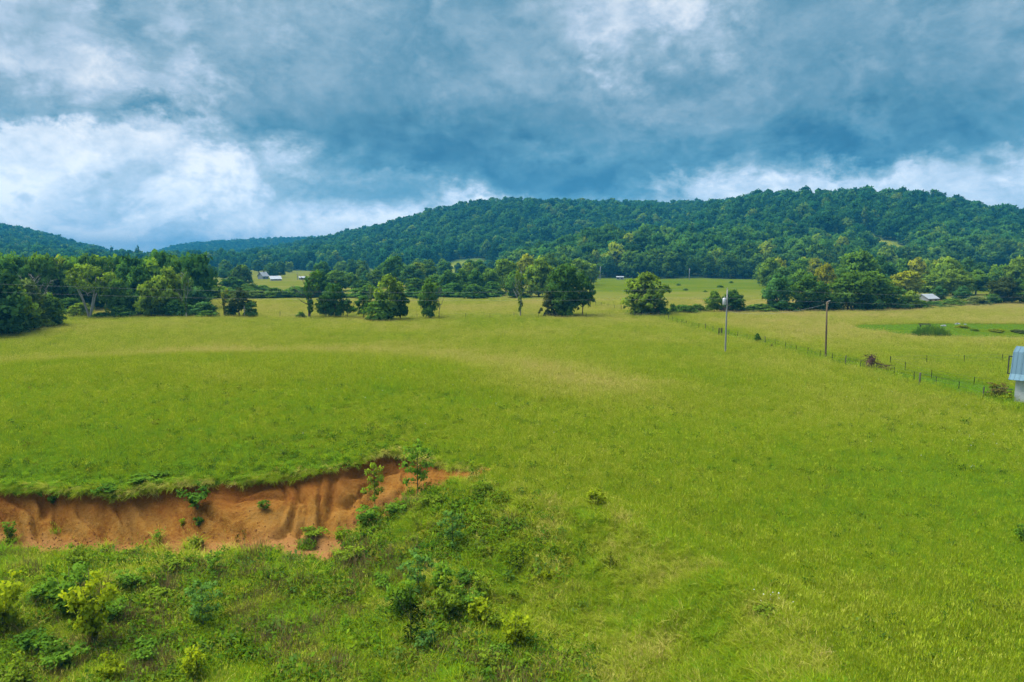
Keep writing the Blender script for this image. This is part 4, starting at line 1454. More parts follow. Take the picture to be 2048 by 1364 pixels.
for i in range(4):
    gsrc(tuft_mesh('tuft', 400 + i, 46, 0.44, 0.40, 0.019, 0.55, M_GRASS, seeds=3 + 2 * i))           # 0-3 near tufts
for i in range(3):
    gsrc(tuft_mesh('patch', 410 + i, 80, 0.46, 0.95, 0.032, 0.45, M_GRASS, seeds=14))                  # 4-6 wide patches
for i in range(3):
    gsrc(tuft_mesh('rank_tuft', 420 + i, 40, 0.75, 0.30, 0.03, 0.95, M_GRASS, seeds=2))                # 7-9 rank arching grass
for i in range(2):
    gsrc(tuft_mesh('lip_tuft', 430 + i, 40, 0.62, 0.28, 0.028, 1.3, M_GRASS, dirbias=(0, -0.7, 0)))    # 10-11 hanging over the rim
for i in range(2):
    gsrc(tuft_mesh('dead_tuft', 440 + i, 26, 0.85, 0.25, 0.014, 0.25, M_STRAW))                        # 12-13 dead stalks
for i in range(4):                                                                                     # 14-17 leafy weeds
    r_ = np.random.default_rng(450 + i)
    n = 46
    c = r_.normal(0, 1, (n, 3)) * (.17, .17, .12) + (0, 0, .24)
    V, F, Tt, Nn = leaf_quads(r_, c, np.array([0, 0, 1.0]) + (c - (0, 0, .1)) * 2.0, 0.085, r_.normal(0, .5, n), 1.8, .4)
    V[:, 2] = np.maximum(V[:, 2], 0)
    gsrc(mesh_np('weed', V, F, M_WEED, attrs={'tint': Tt}, normals=Nn))


def scatter_view(n, d0, d1, power):
    """random points of the ground seen in the picture (with a margin), thinning with distance"""
    u = rng.uniform(0, 1, n)
    a, b = d0 ** power, d1 ** power
    d = (a + u * (b - a)) ** (1 / power)
    tx = rng.uniform(-0.86, 0.86, n)
    return tx * d, d


def in_clay(x, y, pad=0.0):
    t, yt, yf = bank_t(x, y)
    en = 0.26 * fbm(x / 1.7, y / 1.7, 41, 4)
    return (t > -0.12 + en - pad) & (t < 0.985) & (x < XEND - 0.2)


def soil_mask(x, y):
    t, _, _ = bank_t(x, y)
    s = sst(1 - np.abs(t + 0.10) / 0.22) * (x < XEND)
    s = np.maximum(s, np.exp(-((x - wx) / 0.7) ** 2 - ((y - wy) / 1.5) ** 2))
    s = np.maximum(s, np.exp(-((x - wx2) / 0.7) ** 2 - ((y - wy2) / 0.8) ** 2))
    return s


# near sward
gx, gy = scatter_view(105000, 21, 78, 0.55)
tk_, _, _ = bank_t(gx, gy)
stray = (tk_ < 0.42) & (fbm(gx / 0.9, gy / 0.9, 86, 3) - 0.9 * np.clip(tk_, 0, 1) > 0.22) & (rng.uniform(0, 1, len(gx)) < .5)
keep = (~in_clay(gx, gy) & (rng.uniform(0, 1, len(gx)) > soil_mask(gx, gy) * 1.0)) | (stray & in_clay(gx, gy))
gx, gy = gx[keep], gy[keep]
s = rim_dist(gx, gy)
tb, _, _ = bank_t(gx, gy)
pit = (s > 1.5) & (tb < 0.5)
n = len(gx)
gi = rng.integers(0, 4, n)
gs = rng.uniform(.7, 1.25, n) * (0.85 + 0.35 * fbm(gx / 3.0, gy / 3.0, 61, 3))
rank = pit & (rng.uniform(0, 1, n) < 0.45 + 0.5 * fbm(gx / 4.0, gy / 4.0, 71, 3))
gi[rank] = rng.integers(7, 10, rank.sum())
gs[rank] *= rng.uniform(.75, 1.15, rank.sum())
weed = pit & (rng.uniform(0, 1, n) < (0.22 + 0.55 * fbm(gx / 3.0, gy / 3.0, 72, 3)) * sst((5.0 - gx) / 6.0))
gi[weed] = rng.integers(14, 18, weed.sum())
gs[weed] *= rng.uniform(.8, 1.7, weed.sum())
dead = pit & (rng.uniform(0, 1, n) < np.clip(0.04 + 0.8 * fbm(gx / 2.6, gy / 2.6, 73, 3), 0, .45) * sst((4.0 - gx) / 6.0))
gi[dead] = rng.integers(12, 14, dead.sum())
few = ~pit & (rng.uniform(0, 1, n) < 0.02 + 0.10 * ((tb > 1) & (tb < 2.2)))
gi[few] = rng.integers(14, 18, few.sum())
# rank edge on top of the cut
rimg = (tb > 1) & (tb < 1.5) & (gx < XEND + 1)
gi[rimg & (rng.uniform(0, 1, n) < .15)] = 8
gi[rimg & (rng.uniform(0, 1, n) < .22 + .5 * fbm(gx / 1.6, gy / 1.6, 83, 2))] = 15
gs[rimg] *= (0.75 + 0.5 * fbm(gx / 0.8, gy / 0.8, 84, 2))[rimg]
gd = np.where(pit, np.clip(0.22 + 0.5 * fbm(gx / 2.2, gy / 2.2, 63, 3) + rng.normal(0, .16, n), 0.04, 0.62), dryness(gx, gy) + rng.normal(0, .09, n))
wob = np.stack([rng.normal(0, .12, n), rng.normal(0, .12, n), rng.uniform(0, 6.28, n)], 1)
# wheel tracks pressed into the knoll
TRK = []
for line in ([(900, 880), (700, 886), (560, 889), (480, 880), (445, 862), (444, 842), (470, 828), (525, 818)], [(640, 872), (565, 866), (510, 848), (503, 836), (520, 824)], [(500, 892), (430, 884), (404, 874), (408, 866)], [(1180, 985), (1330, 1035), (1450, 1090)], [(1520, 1140), (1640, 1210)]):
    pts_ = [ground(*p)[:2] for p in line]
    for (ax, ay), (bx, by) in zip(pts_[:-1], pts_[1:]):
        TRK.append((ax, ay, bx, by))
tdist = np.full(n, 1e9)
for ax, ay, bx, by in TRK:
    ex, ey = bx - ax, by - ay
    t_ = np.clip(((gx - ax) * ex + (gy - ay) * ey) / (ex * ex + ey * ey), 0, 1)
    tdist = np.minimum(tdist, np.hypot(gx - ax - t_ * ex, gy - ay - t_ * ey))
trk = (tdist < 0.34) & (rng.uniform(0, 1, n) < .85)
wob[trk, 0] += rng.choice([-1.0, 1.0], trk.sum()) * rng.uniform(.7, 1.2, trk.sum())
gs[trk] *= 0.75
gi[trk] = rng.integers(0, 2, trk.sum())
gd[trk] += 0.22
# far sward
hx, hy = scatter_view(62000, 66, 240, 1.05)
m = hx.copy()
hn = len(hx)
hs = rng.uniform(.8, 1.25, hn)
lawn = (((hx - 104) / 31) ** 4 + ((hy - 140) / 15) ** 4 < 1)
hs = np.where(lawn, hs * 0.25, hs)
fxv = np.interp(hy, FENCE_Y, FENCE_X)
mown = (hy > FENCE_Y[0] - 4) & (hy < FENCE_Y[-1]) & (hx > fxv + .3) & (hx < fxv + 2.6 + 5.0 * np.exp(-((hy - 76) / 10.0) ** 2))
hs = np.where(mown, hs * 0.35, hs)
hs = np.where((np.abs(hx - fxv) < .45) & (hy < FENCE_Y[-1]), hs * 1.35, hs)
hd = dryness(hx, hy) + rng.normal(0, .06, hn)
# grass hanging over the rim of the clay
lx = rng.uniform(-46, XEND + 0.2, 2600)
ly = np.interp(lx, LIPW[:, 0], LIPW[:, 1]) + 0.22 * fbm(lx / 0.9, lx * 0 + 3.3, 21, 3) + rng.uniform(-0.22, 0.45, len(lx))
lkeep = fbm(lx / 1.1, lx * 0 + 4.4, 85, 3) + rng.normal(0, .25, len(lx)) > -0.12
lx, ly = lx[lkeep], ly[lkeep]
lz = terrain(lx, ly + 0.35)
ln = len(lx)
PX = np.concatenate([gx, hx, lx])
PY = np.concatenate([gy, hy, ly])
PZ = np.concatenate([terrain(gx, gy), terrain(hx, hy), lz - rng.uniform(0.0, 0.35, ln)])
rot = np.concatenate([wob, np.stack([rng.normal(0, .08, hn), rng.normal(0, .08, hn), rng.uniform(0, 6.28, hn)], 1), np.stack([rng.normal(0.25, .2, ln), rng.normal(0, .2, ln), rng.normal(0, .5, ln)], 1)])
S1 = np.concatenate([gs, hs, rng.uniform(.25, .85, ln) * (1 + .35 * fbm(lx / 1.3, lx * 0 + 9.1, 81, 3))])
IX = np.concatenate([gi, rng.integers(4, 7, hn), rng.integers(10, 12, ln)])
DR = np.concatenate([gd, hd, rng.normal(.46, .26, ln)])
go_ = instancer('grass', np.stack([PX, PY, PZ], 1), rot, np.stack([S1, S1, S1], 1), IX, gcol, {'dry': DR})
tag(go_, 'tall hay grass and weeds covering the meadow', 'grass', kind='stuff')

# ------------------------------------------------------------------ saplings and big weeds of the foreground
def sapling_mesh(seed, style):
    """stem and leaves of a plant of height 1 and width 1"""
    r = np.random.default_rng(seed)
    st = MB()
    V, F, Tn, Nn, off = [], [], [], [], 0

    def leaves(c, n, rad, size, up=0.8, top=0.0):
        nonlocal off
        d = unit(r.normal(0, 1, (n, 3)))
        p = c + d * rad * r.uniform(.3, 1.0, (n, 1)) * (1, 1, .6)
        p[:, 2] = np.maximum(p[:, 2], 0.02)
        nr = d * 0.6 + np.array([0, 0, up])
        v, f, t, nn = leaf_quads(r, p, nr, size, np.clip(r.normal(top, .3, n), -1, 1.4), 1.35, .3)
        V.append(v); F.append(f + off); Tn.append(t); Nn.append(nn)
        off += len(v)
    if style == 'upright':
        st.tube([(0, 0, -.03), (.02, .01, .4), (-.01, .0, .75), (.01, 0, .97)], [.016, .012, .008, .003], 5)
        for i in range(14):
            h = 0.22 + 0.76 * (i + r.uniform()) / 14
            an = i * 2.4 + r.normal(0, .3)
            L = 0.44 * math.sin(math.pi * min(1, .18 + .72 * h)) ** 0.6 * r.uniform(.3, 1.15)
            e = np.array([math.cos(an) * L, math.sin(an) * L, h + .06])
            st.tube([(0, 0, h - .05), tuple(e)], [.006, .002], 4, False)
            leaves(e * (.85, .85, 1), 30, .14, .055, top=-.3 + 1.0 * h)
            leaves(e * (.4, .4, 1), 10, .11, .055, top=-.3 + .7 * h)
    elif style == 'bushy':
        for i in range(6):
            an = i * 1.05 + r.normal(0, .2)
            L = r.uniform(.12, .34)
            hh_ = r.uniform(.6, .97)
            tip = (math.cos(an) * L, math.sin(an) * L, hh_)
            st.tube([(0, 0, -.03), (tip[0] * .4, tip[1] * .4, hh_ * .5), tip], [.014, .009, .003], 5)
            for k in range(7):
                t = .3 + .7 * (k + r.uniform()) / 7
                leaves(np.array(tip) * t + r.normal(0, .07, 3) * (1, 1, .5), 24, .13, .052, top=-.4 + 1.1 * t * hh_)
    elif style == 'spiky':
        st.tube([(0, 0, -.03), (.0, .01, .5), (.01, .0, .98)], [.018, .012, .005], 5)
        for k in range(5):
            hx_ = .95 if k == 0 else r.uniform(.35, .85)
            ex = np.array([0, 0, hx_]) if k == 0 else np.array([r.normal(0, .22), r.normal(0, .22), hx_])
            if k:
                st.tube([(0, 0, hx_ * .6), tuple(ex)], [.009, .004], 4, False)
            for i in range(34):
                an = r.uniform(0, 6.28)
                h = ex[2] - abs(r.normal(0, .16))
                el = r.uniform(-.2, .8)
                d = np.array([math.cos(an) * math.cos(el), math.sin(an) * math.cos(el), math.sin(el)])
                b = np.array([ex[0], ex[1], max(h, .05)])
                s_ = np.array([-d[1], d[0], 0]) * .018
                L = r.uniform(.16, .26)
                q = np.array([b, b + d * L * .5 + s_, b + d * L - np.array([0, 0, .05]), b + d * L * .5 - s_])
                V.append(q); F.append(np.array([[0, 1, 2, 3]]) + off)
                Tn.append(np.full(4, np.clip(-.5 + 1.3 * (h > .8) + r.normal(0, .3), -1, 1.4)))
                Nn.append(np.repeat(unit(d + (0, 0, 1.0))[None], 4, 0)); off += 4
    else:   # low
        for i in range(5):
            an = i * 1.3
            tip = (math.cos(an) * .25, math.sin(an) * .25, r.uniform(.45, .9))
            st.tube([(0, 0, -.03), tip], [.012, .004], 4, False)
            for k in range(5):
                leaves(np.array(tip) * r.uniform(.35, 1.05) + r.normal(0, .08, 3), 26, .17, .066, top=r.uniform(-.3, .5))
    lm = mesh_np('leaves', np.concatenate(V), np.concatenate(F), M_LEAF, attrs={'tint': np.concatenate(Tn)}, normals=np.concatenate(Nn))
    return lm, st.mesh('stem', M_STEM, True)


SAP = {}
for k, st_ in enumerate(('upright', 'bushy', 'spiky', 'low')):
    for j in range(3):
        SAP['%s%d' % (st_, j)] = sapling_mesh(600 + 10 * k + j, st_)
ST = {'y': (.22, .30, .012), 'l': (.15, .24, .018), 'g': (.105, .22, .020), 'd': (.070, .165, .018), 'b': (.090, .205, .040), 'r': (.12, .12, .03)}
SG = 'saplings and tall weeds in the foreground'


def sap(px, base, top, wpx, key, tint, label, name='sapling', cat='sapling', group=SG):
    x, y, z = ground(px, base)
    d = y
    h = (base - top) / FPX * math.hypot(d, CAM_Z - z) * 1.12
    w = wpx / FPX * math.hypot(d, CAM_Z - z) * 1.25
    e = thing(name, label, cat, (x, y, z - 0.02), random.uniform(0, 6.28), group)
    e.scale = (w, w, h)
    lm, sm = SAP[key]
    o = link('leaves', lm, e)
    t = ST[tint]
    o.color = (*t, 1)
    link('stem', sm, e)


sap(836, 992, 900, 66, 'upright2', 'g', 'tallest dark green sapling standing against the red clay')
sap(750, 1018, 940, 44, 'upright1', 'l', 'pale slender sapling left of the tallest one on the clay')
sap(905, 1100, 1033, 50, 'upright2', 'b', 'blue green sapling on the slope below the clay tip')
sap(190, 1295, 1162, 92, 'bushy2', 'y', 'bright yellow green sapling at the lower left')
sap(140, 1235, 1130, 95, 'bushy0', 'g', 'bushy green sapling behind the bright one, lower left')
sap(10, 1275, 1160, 84, 'bushy1', 'y', 'bright sapling cut by the left picture edge')
sap(158, 1150, 1100, 44, 'low0', 'l', 'small pale sapling below the clay at the left')
sap(262, 1185, 1140, 60, 'bushy1', 'g', 'low leafy bush right of the bushy green sapling')
sap(408, 1262, 1180, 60, 'upright0', 'b', 'blue green sapling between the lower left and the middle')
sap(388, 1372, 1300, 56, 'bushy2', 'y', 'bright yellow sapling at the bottom edge left of middle')
sap(35, 1385, 1320, 70, 'bushy0', 'l', 'light leafy weed at the lower left corner')
sap(70, 1310, 1260, 70, 'low1', 'd', 'dark leafy weed at the left edge below the bright sapling')
sap(430, 1160, 1115, 40, 'upright1', 'g', 'thin sapling just below the clay foot')
sap(350, 1150, 1118, 44, 'low2', 'l', 'small light weed below the middle of the clay')
sap(225, 1370, 1322, 40, 'low0', 'y', 'small yellow weed at the bottom edge, left')
sap(822, 1298, 1192, 66, 'spiky0', 'd', 'dark narrow leaved weed with a pale top, lower middle')
sap(836, 1190, 1118, 58, 'upright0', 'b', 'bluish sapling at the top of the middle thicket')
sap(806, 1240, 1160, 56, 'bushy1', 'g', 'green sapling on the left of the middle thicket')
sap(884, 1200, 1128, 60, 'bushy2', 'g', 'leafy sapling in the middle of the thicket')
sap(900, 1245, 1160, 66, 'bushy0', 'l', 'pale topped sapling in front of the thicket')
sap(960, 1250, 1192, 60, 'low1', 'y', 'rounded bright weed right of the thicket')
sap(965, 1205, 1150, 44, 'bushy1', 'l', 'light sapling on the right of the thicket')
sap(930, 1180, 1140, 50, 'bushy2', 'd', 'dark sapling behind the right of the thicket')
sap(1030, 1298, 1218, 66, 'bushy0', 'y', 'bright yellow green bush right of the dark weed')
sap(988, 1265, 1225, 36, 'low2', 'l', 'small light weed between the two bright bushes')
sap(852, 1310, 1262, 46, 'low0', 'b', 'bluish low weed at the foot of the dark narrow leaved one')
sap(1046, 1145, 1100, 34, 'spiky1', 'b', 'small blue green weed alone on the slope')
sap(1220, 1145, 1108, 26, 'spiky2', 'y', 'thin light weed on the slope right of the small blue green one')
sap(978, 1350, 1305, 46, 'bushy1', 'l', 'light leafy weed at the bottom edge, middle')
sap(1092, 1165, 1138, 30, 'low1', 'y', 'tiny bright weed right of the thicket')
sap(1025, 1205, 1178, 24, 'low2', 'l', 'tiny pale weed above the bright yellow green bush')
sap(395, 1020, 978, 52, 'low0', 'd', 'dark green weed clump hanging on the clay rim')
sap(20, 1078, 1042, 26, 'bushy1', 'g', 'small bush on the clay at the left edge')
sap(108, 1012, 990, 22, 'low1', 'd', 'dark tuft below the rim at the left of the clay')
sap(528, 1020, 1000, 26, 'low2', 'd', 'small dark weed in the middle of the clay')
sap(398, 1052, 1032, 18, 'low1', 'd', 'little weed low in the clay, left of middle')
sap(365, 1052, 1036, 12, 'low2', 'y', 'tiny yellow weed low in the clay')
sap(490, 1090, 1062, 22, 'spiky1', 'l', 'thin pale weed at the foot of the clay')
sap(625, 1075, 1058, 44, 'low0', 'l', 'flat pale weed on the lower clay near its right end')
sap(700, 1135, 1095, 60, 'bushy2', 'l', 'leafy clump at the lower right corner of the clay')
sap(735, 1060, 1012, 56, 'bushy1', 'g', 'green shrub where the clay meets the grassy spur')
sap(792, 1030, 1000, 60, 'bushy0', 'g', 'low green shrub at the foot of the tallest sapling')
sap(868, 1012, 990, 50, 'low1', 'l', 'low leafy weed right of the tallest sapling')
sap(965, 988, 962, 40, 'bushy1', 'l', 'light green clump near the tip of the clay')
sap(1190, 1010, 975, 40, 'low2', 'y', 'light shrub on the rim of the pit right of the clay')
sap(2046, 1092, 1054, 34, 'low0', 'g', 'dark green weed clump at the right picture edge')
sap(300, 960, 945, 70, 'low1', 'g', 'low leafy patch on top of the rim, left')
sap(215, 1000, 978, 50, 'low2', 'd', 'dark leafy tuft drooping over the rim, left')
sap(1530, 1242, 1212, 44, 'low2', 'l', 'light weed tuft in the right meadow near the white flowers')

sap(90, 1215, 1165, 60, 'low2', 'g', 'low green weed left of the bushy green sapling')
sap(230, 1250, 1200, 56, 'bushy1', 'g', 'green weed tucked behind the right of the bright sapling')
sap(120, 1345, 1295, 74, 'low0', 'g', 'broad green weed patch below the bright lower left sapling')
sap(290, 1330, 1285, 60, 'low1', 'g', 'green weed right below the bright lower left sapling')
sap(320, 1210, 1178, 52, 'low2', 'l', 'pale low weed right of the low leafy bush')
sap(760, 1180, 1150, 44, 'low1', 'g', 'low weed left of the middle thicket')
sap(930, 1225, 1180, 60, 'low0', 'g', 'green undergrowth joining the thicket and the rounded bright weed')
sap(1000, 1320, 1290, 46, 'low2', 'g', 'low green weed below the bright yellow green bush')

# crumbled clods lying on the clay
M_CLOD = plain('clay_clod', (.13, .048, .013), .95, .4, 3.0)
cb = MB()
r_ = np.random.default_rng(77)
for _ in range(900):
    x = r_.uniform(-40, XEND - .5)
    t_, yt_, yf_ = bank_t(np.array([x]), np.array([40.0]))
    y = float(yf_[0] + (yt_[0] - yf_[0]) * min(.95, abs(r_.normal(0, .32))))
    z = tz1(x, y)
    q = r_.uniform(.02, .075) * (1.6 if r_.uniform() < .06 else 1)
    a = [(x + q * r_.uniform(.6, 1.3) * cx_, y + q * r_.uniform(.6, 1.3) * cy_, z + q * r_.uniform(-.4, .1)) for cx_, cy_ in ((1, 0), (0, 1), (-1, 0), (0, -1))] + [(x, y, z + q * r_.uniform(.6, 1.1))]
    cb.add(a, [(0, 1, 4), (1, 2, 4), (2, 3, 4), (3, 0, 4)])
tag(cb.build('clay_clods', M_CLOD), 'loose crumbs and clods of red clay on the bank', 'clods', kind='stuff')

# white wildflowers
wf = MB()
fl_spots = [(1540, 1218, 30, 9), (1940, 945, 12, 5), (1800, 880, 160, 10), (1940, 900, 60, 6), (1760, 800, 60, 6), (990, 815, 30, 3), (870, 770, 300, 6), (500, 790, 380, 12), (1100, 870, 60, 3), (1950, 810, 60, 6), (1700, 760, 90, 6)]
for px, py, rad, cnt in fl_spots:
    for _ in range(cnt):
        x, y, z = ground(px + random.gauss(0, rad * .6), py + random.gauss(0, rad * .22))
        z += random.uniform(.45, .65)
        q = random.uniform(.02, .045)
        wf.add([(x - q, y, z), (x, y - q, z + .01), (x + q, y, z), (x, y + q, z + .02), (x, y, z + .05)], [(0, 1, 4), (1, 2, 4), (2, 3, 4), (3, 0, 4), (3, 2, 1, 0)])
M_FLOWER = plain('white_petals', (.5, .52, .47), .8, .1)
o = wf.build('wildflowers', M_FLOWER)
tag(o, 'scattered small white wildflower heads in the grass', 'flowers', kind='stuff')

# ------------------------------------------------------------------ fences
M_POSTWOOD = plain('weathered_post', (.10, .088, .07), .95, .35, 5.0)
M_TPOST = plain('green_steel_post', (.012, .018, .014), .6, .3, 5.0)
M_WIRE = plain('fence_wire', (.22, .22, .2), .5, .2, 2.0, .6)


def fence(label, pts, spacing, heights, wood_every=0, post_m=None, nw=3, group='wire fences'):
    P = [Vector((x, y, 0)) for x, y in pts]
    seg = [(b - a).length for a, b in zip(P[:-1], P[1:])]
    L = sum(seg)
    n = max(2, int(L / spacing))
    e = None
    tops = []
    for i in range(n + 1):
        s_ = L * i / n
        k = 0
        while k < len(seg) - 1 and s_ > seg[k]:
            s_ -= seg[k]
            k += 1
        p = P[k].lerp(P[k + 1], min(1, s_ / max(seg[k], 1e-6)))
        z = tz1(p.x, p.y)
        if e is None:
            e = thing('wire_fence', label, 'fence', (p.x, p.y, z), 0, group)
            org = Vector((p.x, p.y, z))
        hgt = heights * random.uniform(.92, 1.08)
        q = Vector((p.x, p.y, z)) - org
        mb = MB()
        tilt = (random.gauss(0, .05), random.gauss(0, .05))
        wood = wood_every and i % wood_every == 0
        r0 = .07 if wood else .042
        mb.tube([(q.x, q.y, q.z - .3), (q.x + tilt[0], q.y + tilt[1], q.z + hgt * (1.12 if wood else 1))], [r0, r0 * .85], 6)
        mb.build('post', M_POSTWOOD if wood else (post_m or M_TPOST), e)
        tops.append((q, tilt, hgt))
    for w in range(nw):
        f = .3 + .65 * w / max(1, nw - 1)
        mb = MB()
        mb.tube([tuple(q + Vector((t[0] * f, t[1] * f, h * f))) for q, t, h in tops], [.008] * len(tops), 3, False)
        mb.build('wire', M_WIRE, e)
    return e


fence('long wire fence running from the barn back to the lone yellow green tree', [gp(px, py, 0.0) for px, py in FENCE_PX], 3.2, 1.25, 7)
fence('short wire paddock fence crossing the mown strip beside the barn', [gp(2060, 792, 0), gp(1923, 772, 0), gp(1829, 752, 0), gp(1780, 731, 0)], 5.5, 1.2)
fence('far paddock fence behind the brush pile', [gp(1780, 731, 0), gp(1850, 729, 0), gp(1912, 728, 0), gp(1972, 727, 0), gp(2080, 726, 0)], 5.6, 1.25)
fence('wire fence along the far row of trees', [gp(560, 633, 0), gp(720, 636, 0), gp(880, 637, 0), gp(1040, 636, 0), gp(1200, 635, 0), gp(1318, 636, 0)], 6.0, 1.2, 5)
fence('wire fence crossing the golden field behind the centre trees', [gp(1318, 634, 0), gp(1260, 625, 0), gp(1205, 614, 0), gp(1180, 609, 0)], 5.0, 1.25, 4)
for px, lab in ((1437.5, 'left dark wooden gate post in the fence behind the transformer pole'), (1443, 'right dark wooden gate post in the fence behind the transformer pole')):
    x, y, z = ground(px, 671)
    mb = MB()
    mb.tube([(0, 0, -.3), (.01, 0, .8), (0.02, .01, 1.42), (0.02, .01, 1.46)], [.13, .12, .115, .08], 8)
    o = mb.build('gate_post', plain('dark_post', (.045, .035, .028), .95, .3), None, True, (x, y, z))
    tag(o, lab, 'post', 'gate posts')

# ------------------------------------------------------------------ poles and lines
M_GREYPOLE = plain('grey_pole', (.20, .21, .21), .9, .2, 3.0)
M_BROWNPOLE = plain('brown_pole', (.105, .078, .046), .95, .3, 3.0)
M_STEEL = plain('galvanised_steel', (.45, .47, .50), .5, .15, 4.0, .3)
M_CERAMIC = plain('insulator', (.35, .33, .30), .4, .15)
M_LINE = plain('line_wire', (.22, .24, .24), .6, .1)
p1 = ground(1450.5, 706)
p2 = ground(1651, 719)
h1 = CAM_Z + tanxz(1454.5, 579)[1] * p1[1] - p1[2]
h2 = CAM_Z + tanxz(1654, 603)[1] * p2[1] - p2[2]
e = thing('utility_pole', 'grey utility pole with a transformer can in the meadow', 'utility pole', p1)
lean1 = tanxz(1454.5, 579)[0] * p1[1] - p1[0]
MB().tube([(0, 0, -.5), (lean1 * .5, 0, h1 * .5), (lean1, 0, h1)], [.14, .12, .095], 10).build('pole', M_GREYPOLE, e, True)
tc_ = MB()
cx = lean1 * .85 - .42
tc_.tube([(cx, -.05, h1 * .76), (cx, -.05, h1 * .77), (cx, -.05, h1 * .86), (cx, -.05, h1 * .868)], [.22, .27, .27, .2], 12)
trf = tc_.build('transformer', M_STEEL, e, True)
MB().tube([(cx + .05, -.05, h1 * .865), (cx + .05, -.05, h1 * .9)], [.05, .035], 8).build('bushing', M_CERAMIC, trf)
MB().box((lean1 * .85 - .14, 0, h1 * .8), (.3, .06, .08)).build('bracket', M_STEEL, e)
MB().tube([(lean1, 0, h1), (lean1, 0, h1 + .18), (lean1, 0, h1 + .25)], [.05, .07, .03], 8).build('insulator', M_CERAMIC, e)
e = thing('utility_pole', 'brown wooden utility pole beside the fence', 'utility pole', p2)
lean2 = tanxz(1654, 603)[0] * p2[1] - p2[0]
MB().tube([(0, 0, -.5), (lean2 * .5, 0, h2 * .5), (lean2, 0, h2)], [.14, .125, .10], 10).build('pole', M_BROWNPOLE, e, True)
for k, (dx, dz) in enumerate(((.22, -.25), (.2, -.6), (.45, .12))):
    MB().tube([(lean2, 0, h2 + dz - .15), (lean2 + dx, -.05, h2 + dz)], [.03, .06], 7).build('insulator', M_CERAMIC, e)
e2 = MB().tube([(lean2 - .05, 0, h2 - .12), (lean2 + .5, -.02, h2 + .18)], [.035, .03], 6).build('arm', M_BROWNPOLE, e)


def wire(label, a, b, sag, r=.008, group='power lines'):
    a, b = Vector(a), Vector(b)
    pts, n = [], 40
    for i in range(n + 1):
        t = i / n
        p = a.lerp(b, t) - a
        p.z -= sag * 4 * t * (1 - t)
        pts.append(p)
    o = MB().tube(pts, [r] * (n + 1), 4, False).build('power_line', M_LINE, None, False, a)
    tag(o, label, 'wire', group)


t1 = (p1[0] + lean1, p1[1], p1[2] + h1 + .2)
n1_ = (p1[0] + lean1, p1[1], p1[2] + h1 * .865)
wire('upper power line crossing the valley left of the grey pole', t1, (-122, 128, 11.4), 1.6)
wire('lower power line crossing the valley left of the grey pole', n1_, (-122, 128, 9.7), 1.3)
wire('upper power line leading right from the grey pole', t1, (152, 122, 9.0), 1.3)
wire('lower power line leading right from the grey pole', n1_, (152, 122, 7.4), 1.2)
t2 = (p2[0] + lean2, p2[1], p2[2] + h2 - .3)
wire('slack service wire from the brown pole back to the grey pole', t2, (p1[0] + lean1 * .7, p1[1], p1[2] + h1 * .66), .9, .012)
# far poles in the pasture
for px, top, base, lab in ((1200, 533, 560, 'far pale pole in front of the forest, left of the white trailer'), (1378, 537, 565, 'far pale pole in front of the forest, right of the white trailer'), (595.5, 546, 565, 'far thin pole on the slope right of the farmhouse')):
    d = 455.0
    x = tanxz(px, base)[0] * d
    z = tz1(x, d)
    h = CAM_Z + tanxz(px, top)[1] * d - z
    e = thing('utility_pole', lab, 'utility pole', (x, d, z), 0, 'far utility poles')
    MB().tube([(0, 0, -.5), (0.05, 0, h * .5), (.1, 0, h)], [.26, .22, .18], 8).build('pole', M_GREYPOLE, e, True)
    MB().box((.1, 0, h - .4), (1.2, .12, .14)).build('crossarm', M_GREYPOLE, e)

# ------------------------------------------------------------------ barn at the right edge
M_TEAL = plain('teal_metal_roof', (.11, .20, .255), .45, .12, 1.5, .25)
M_BLOCK = plain('painted_block', (.56, .59, .585), .9, .12, 5.0, 0, .2)
M_MORTAR = plain('mortar', (.20, .21, .21), .95, .2, 5.0)
M_DARKWOOD = plain('dark_frame', (.05, .055, .05), .9, .3)
bx_, by_, bz_ = ground(2027, 806)
rz = R(-43)
BL, BW, WH = 9.0, 6.4, 2.75
barn = thing('barn', 'small white block barn with a blue metal gambrel roof at the right edge', 'barn', (bx_, by_, bz_ - .1), rz)
# local: x along the long side (to the right, nearer), y to the back
wall = MB()
wall.box((BL / 2 + .02, .2, WH / 2), (BL - .04, .16, WH)).box((BL / 2 + .02, BW - .2, WH / 2), (BL - .04, .16, WH)).box((.2, BW / 2, WH / 2), (.16, BW - .6, WH)).box((BL - .2, BW / 2, WH / 2), (.16, BW - .6, WH))
wo = wall.build('wall', M_MORTAR, barn)
bm_ = MB().box((0, 0, 0), (.392, .10, .192)).mesh('block', M_BLOCK)
bh_ = MB().box((0, 0, 0), (.192, .10, .192)).mesh('block', M_BLOCK)
rows = int(WH / .2)
for rI in range(rows):
    for cI in range(14):
        x = .2 + cI * .4 + (.2 if rI % 2 else 0)
        o = link('block', bm_, wo, (x, .082 + random.uniform(-.006, .004), .1 + rI * .2))
    if rI % 2:
        link('block', bh_, wo, (.1, .082, .1 + rI * .2))
    for cI in range(6):
        o = link('block', bm_, wo, (.082 + random.uniform(-.004, .004), .4 + cI * .4 + (.2 if rI % 2 else 0), .1 + rI * .2))
        o.rotation_euler = (0, 0, R(90))
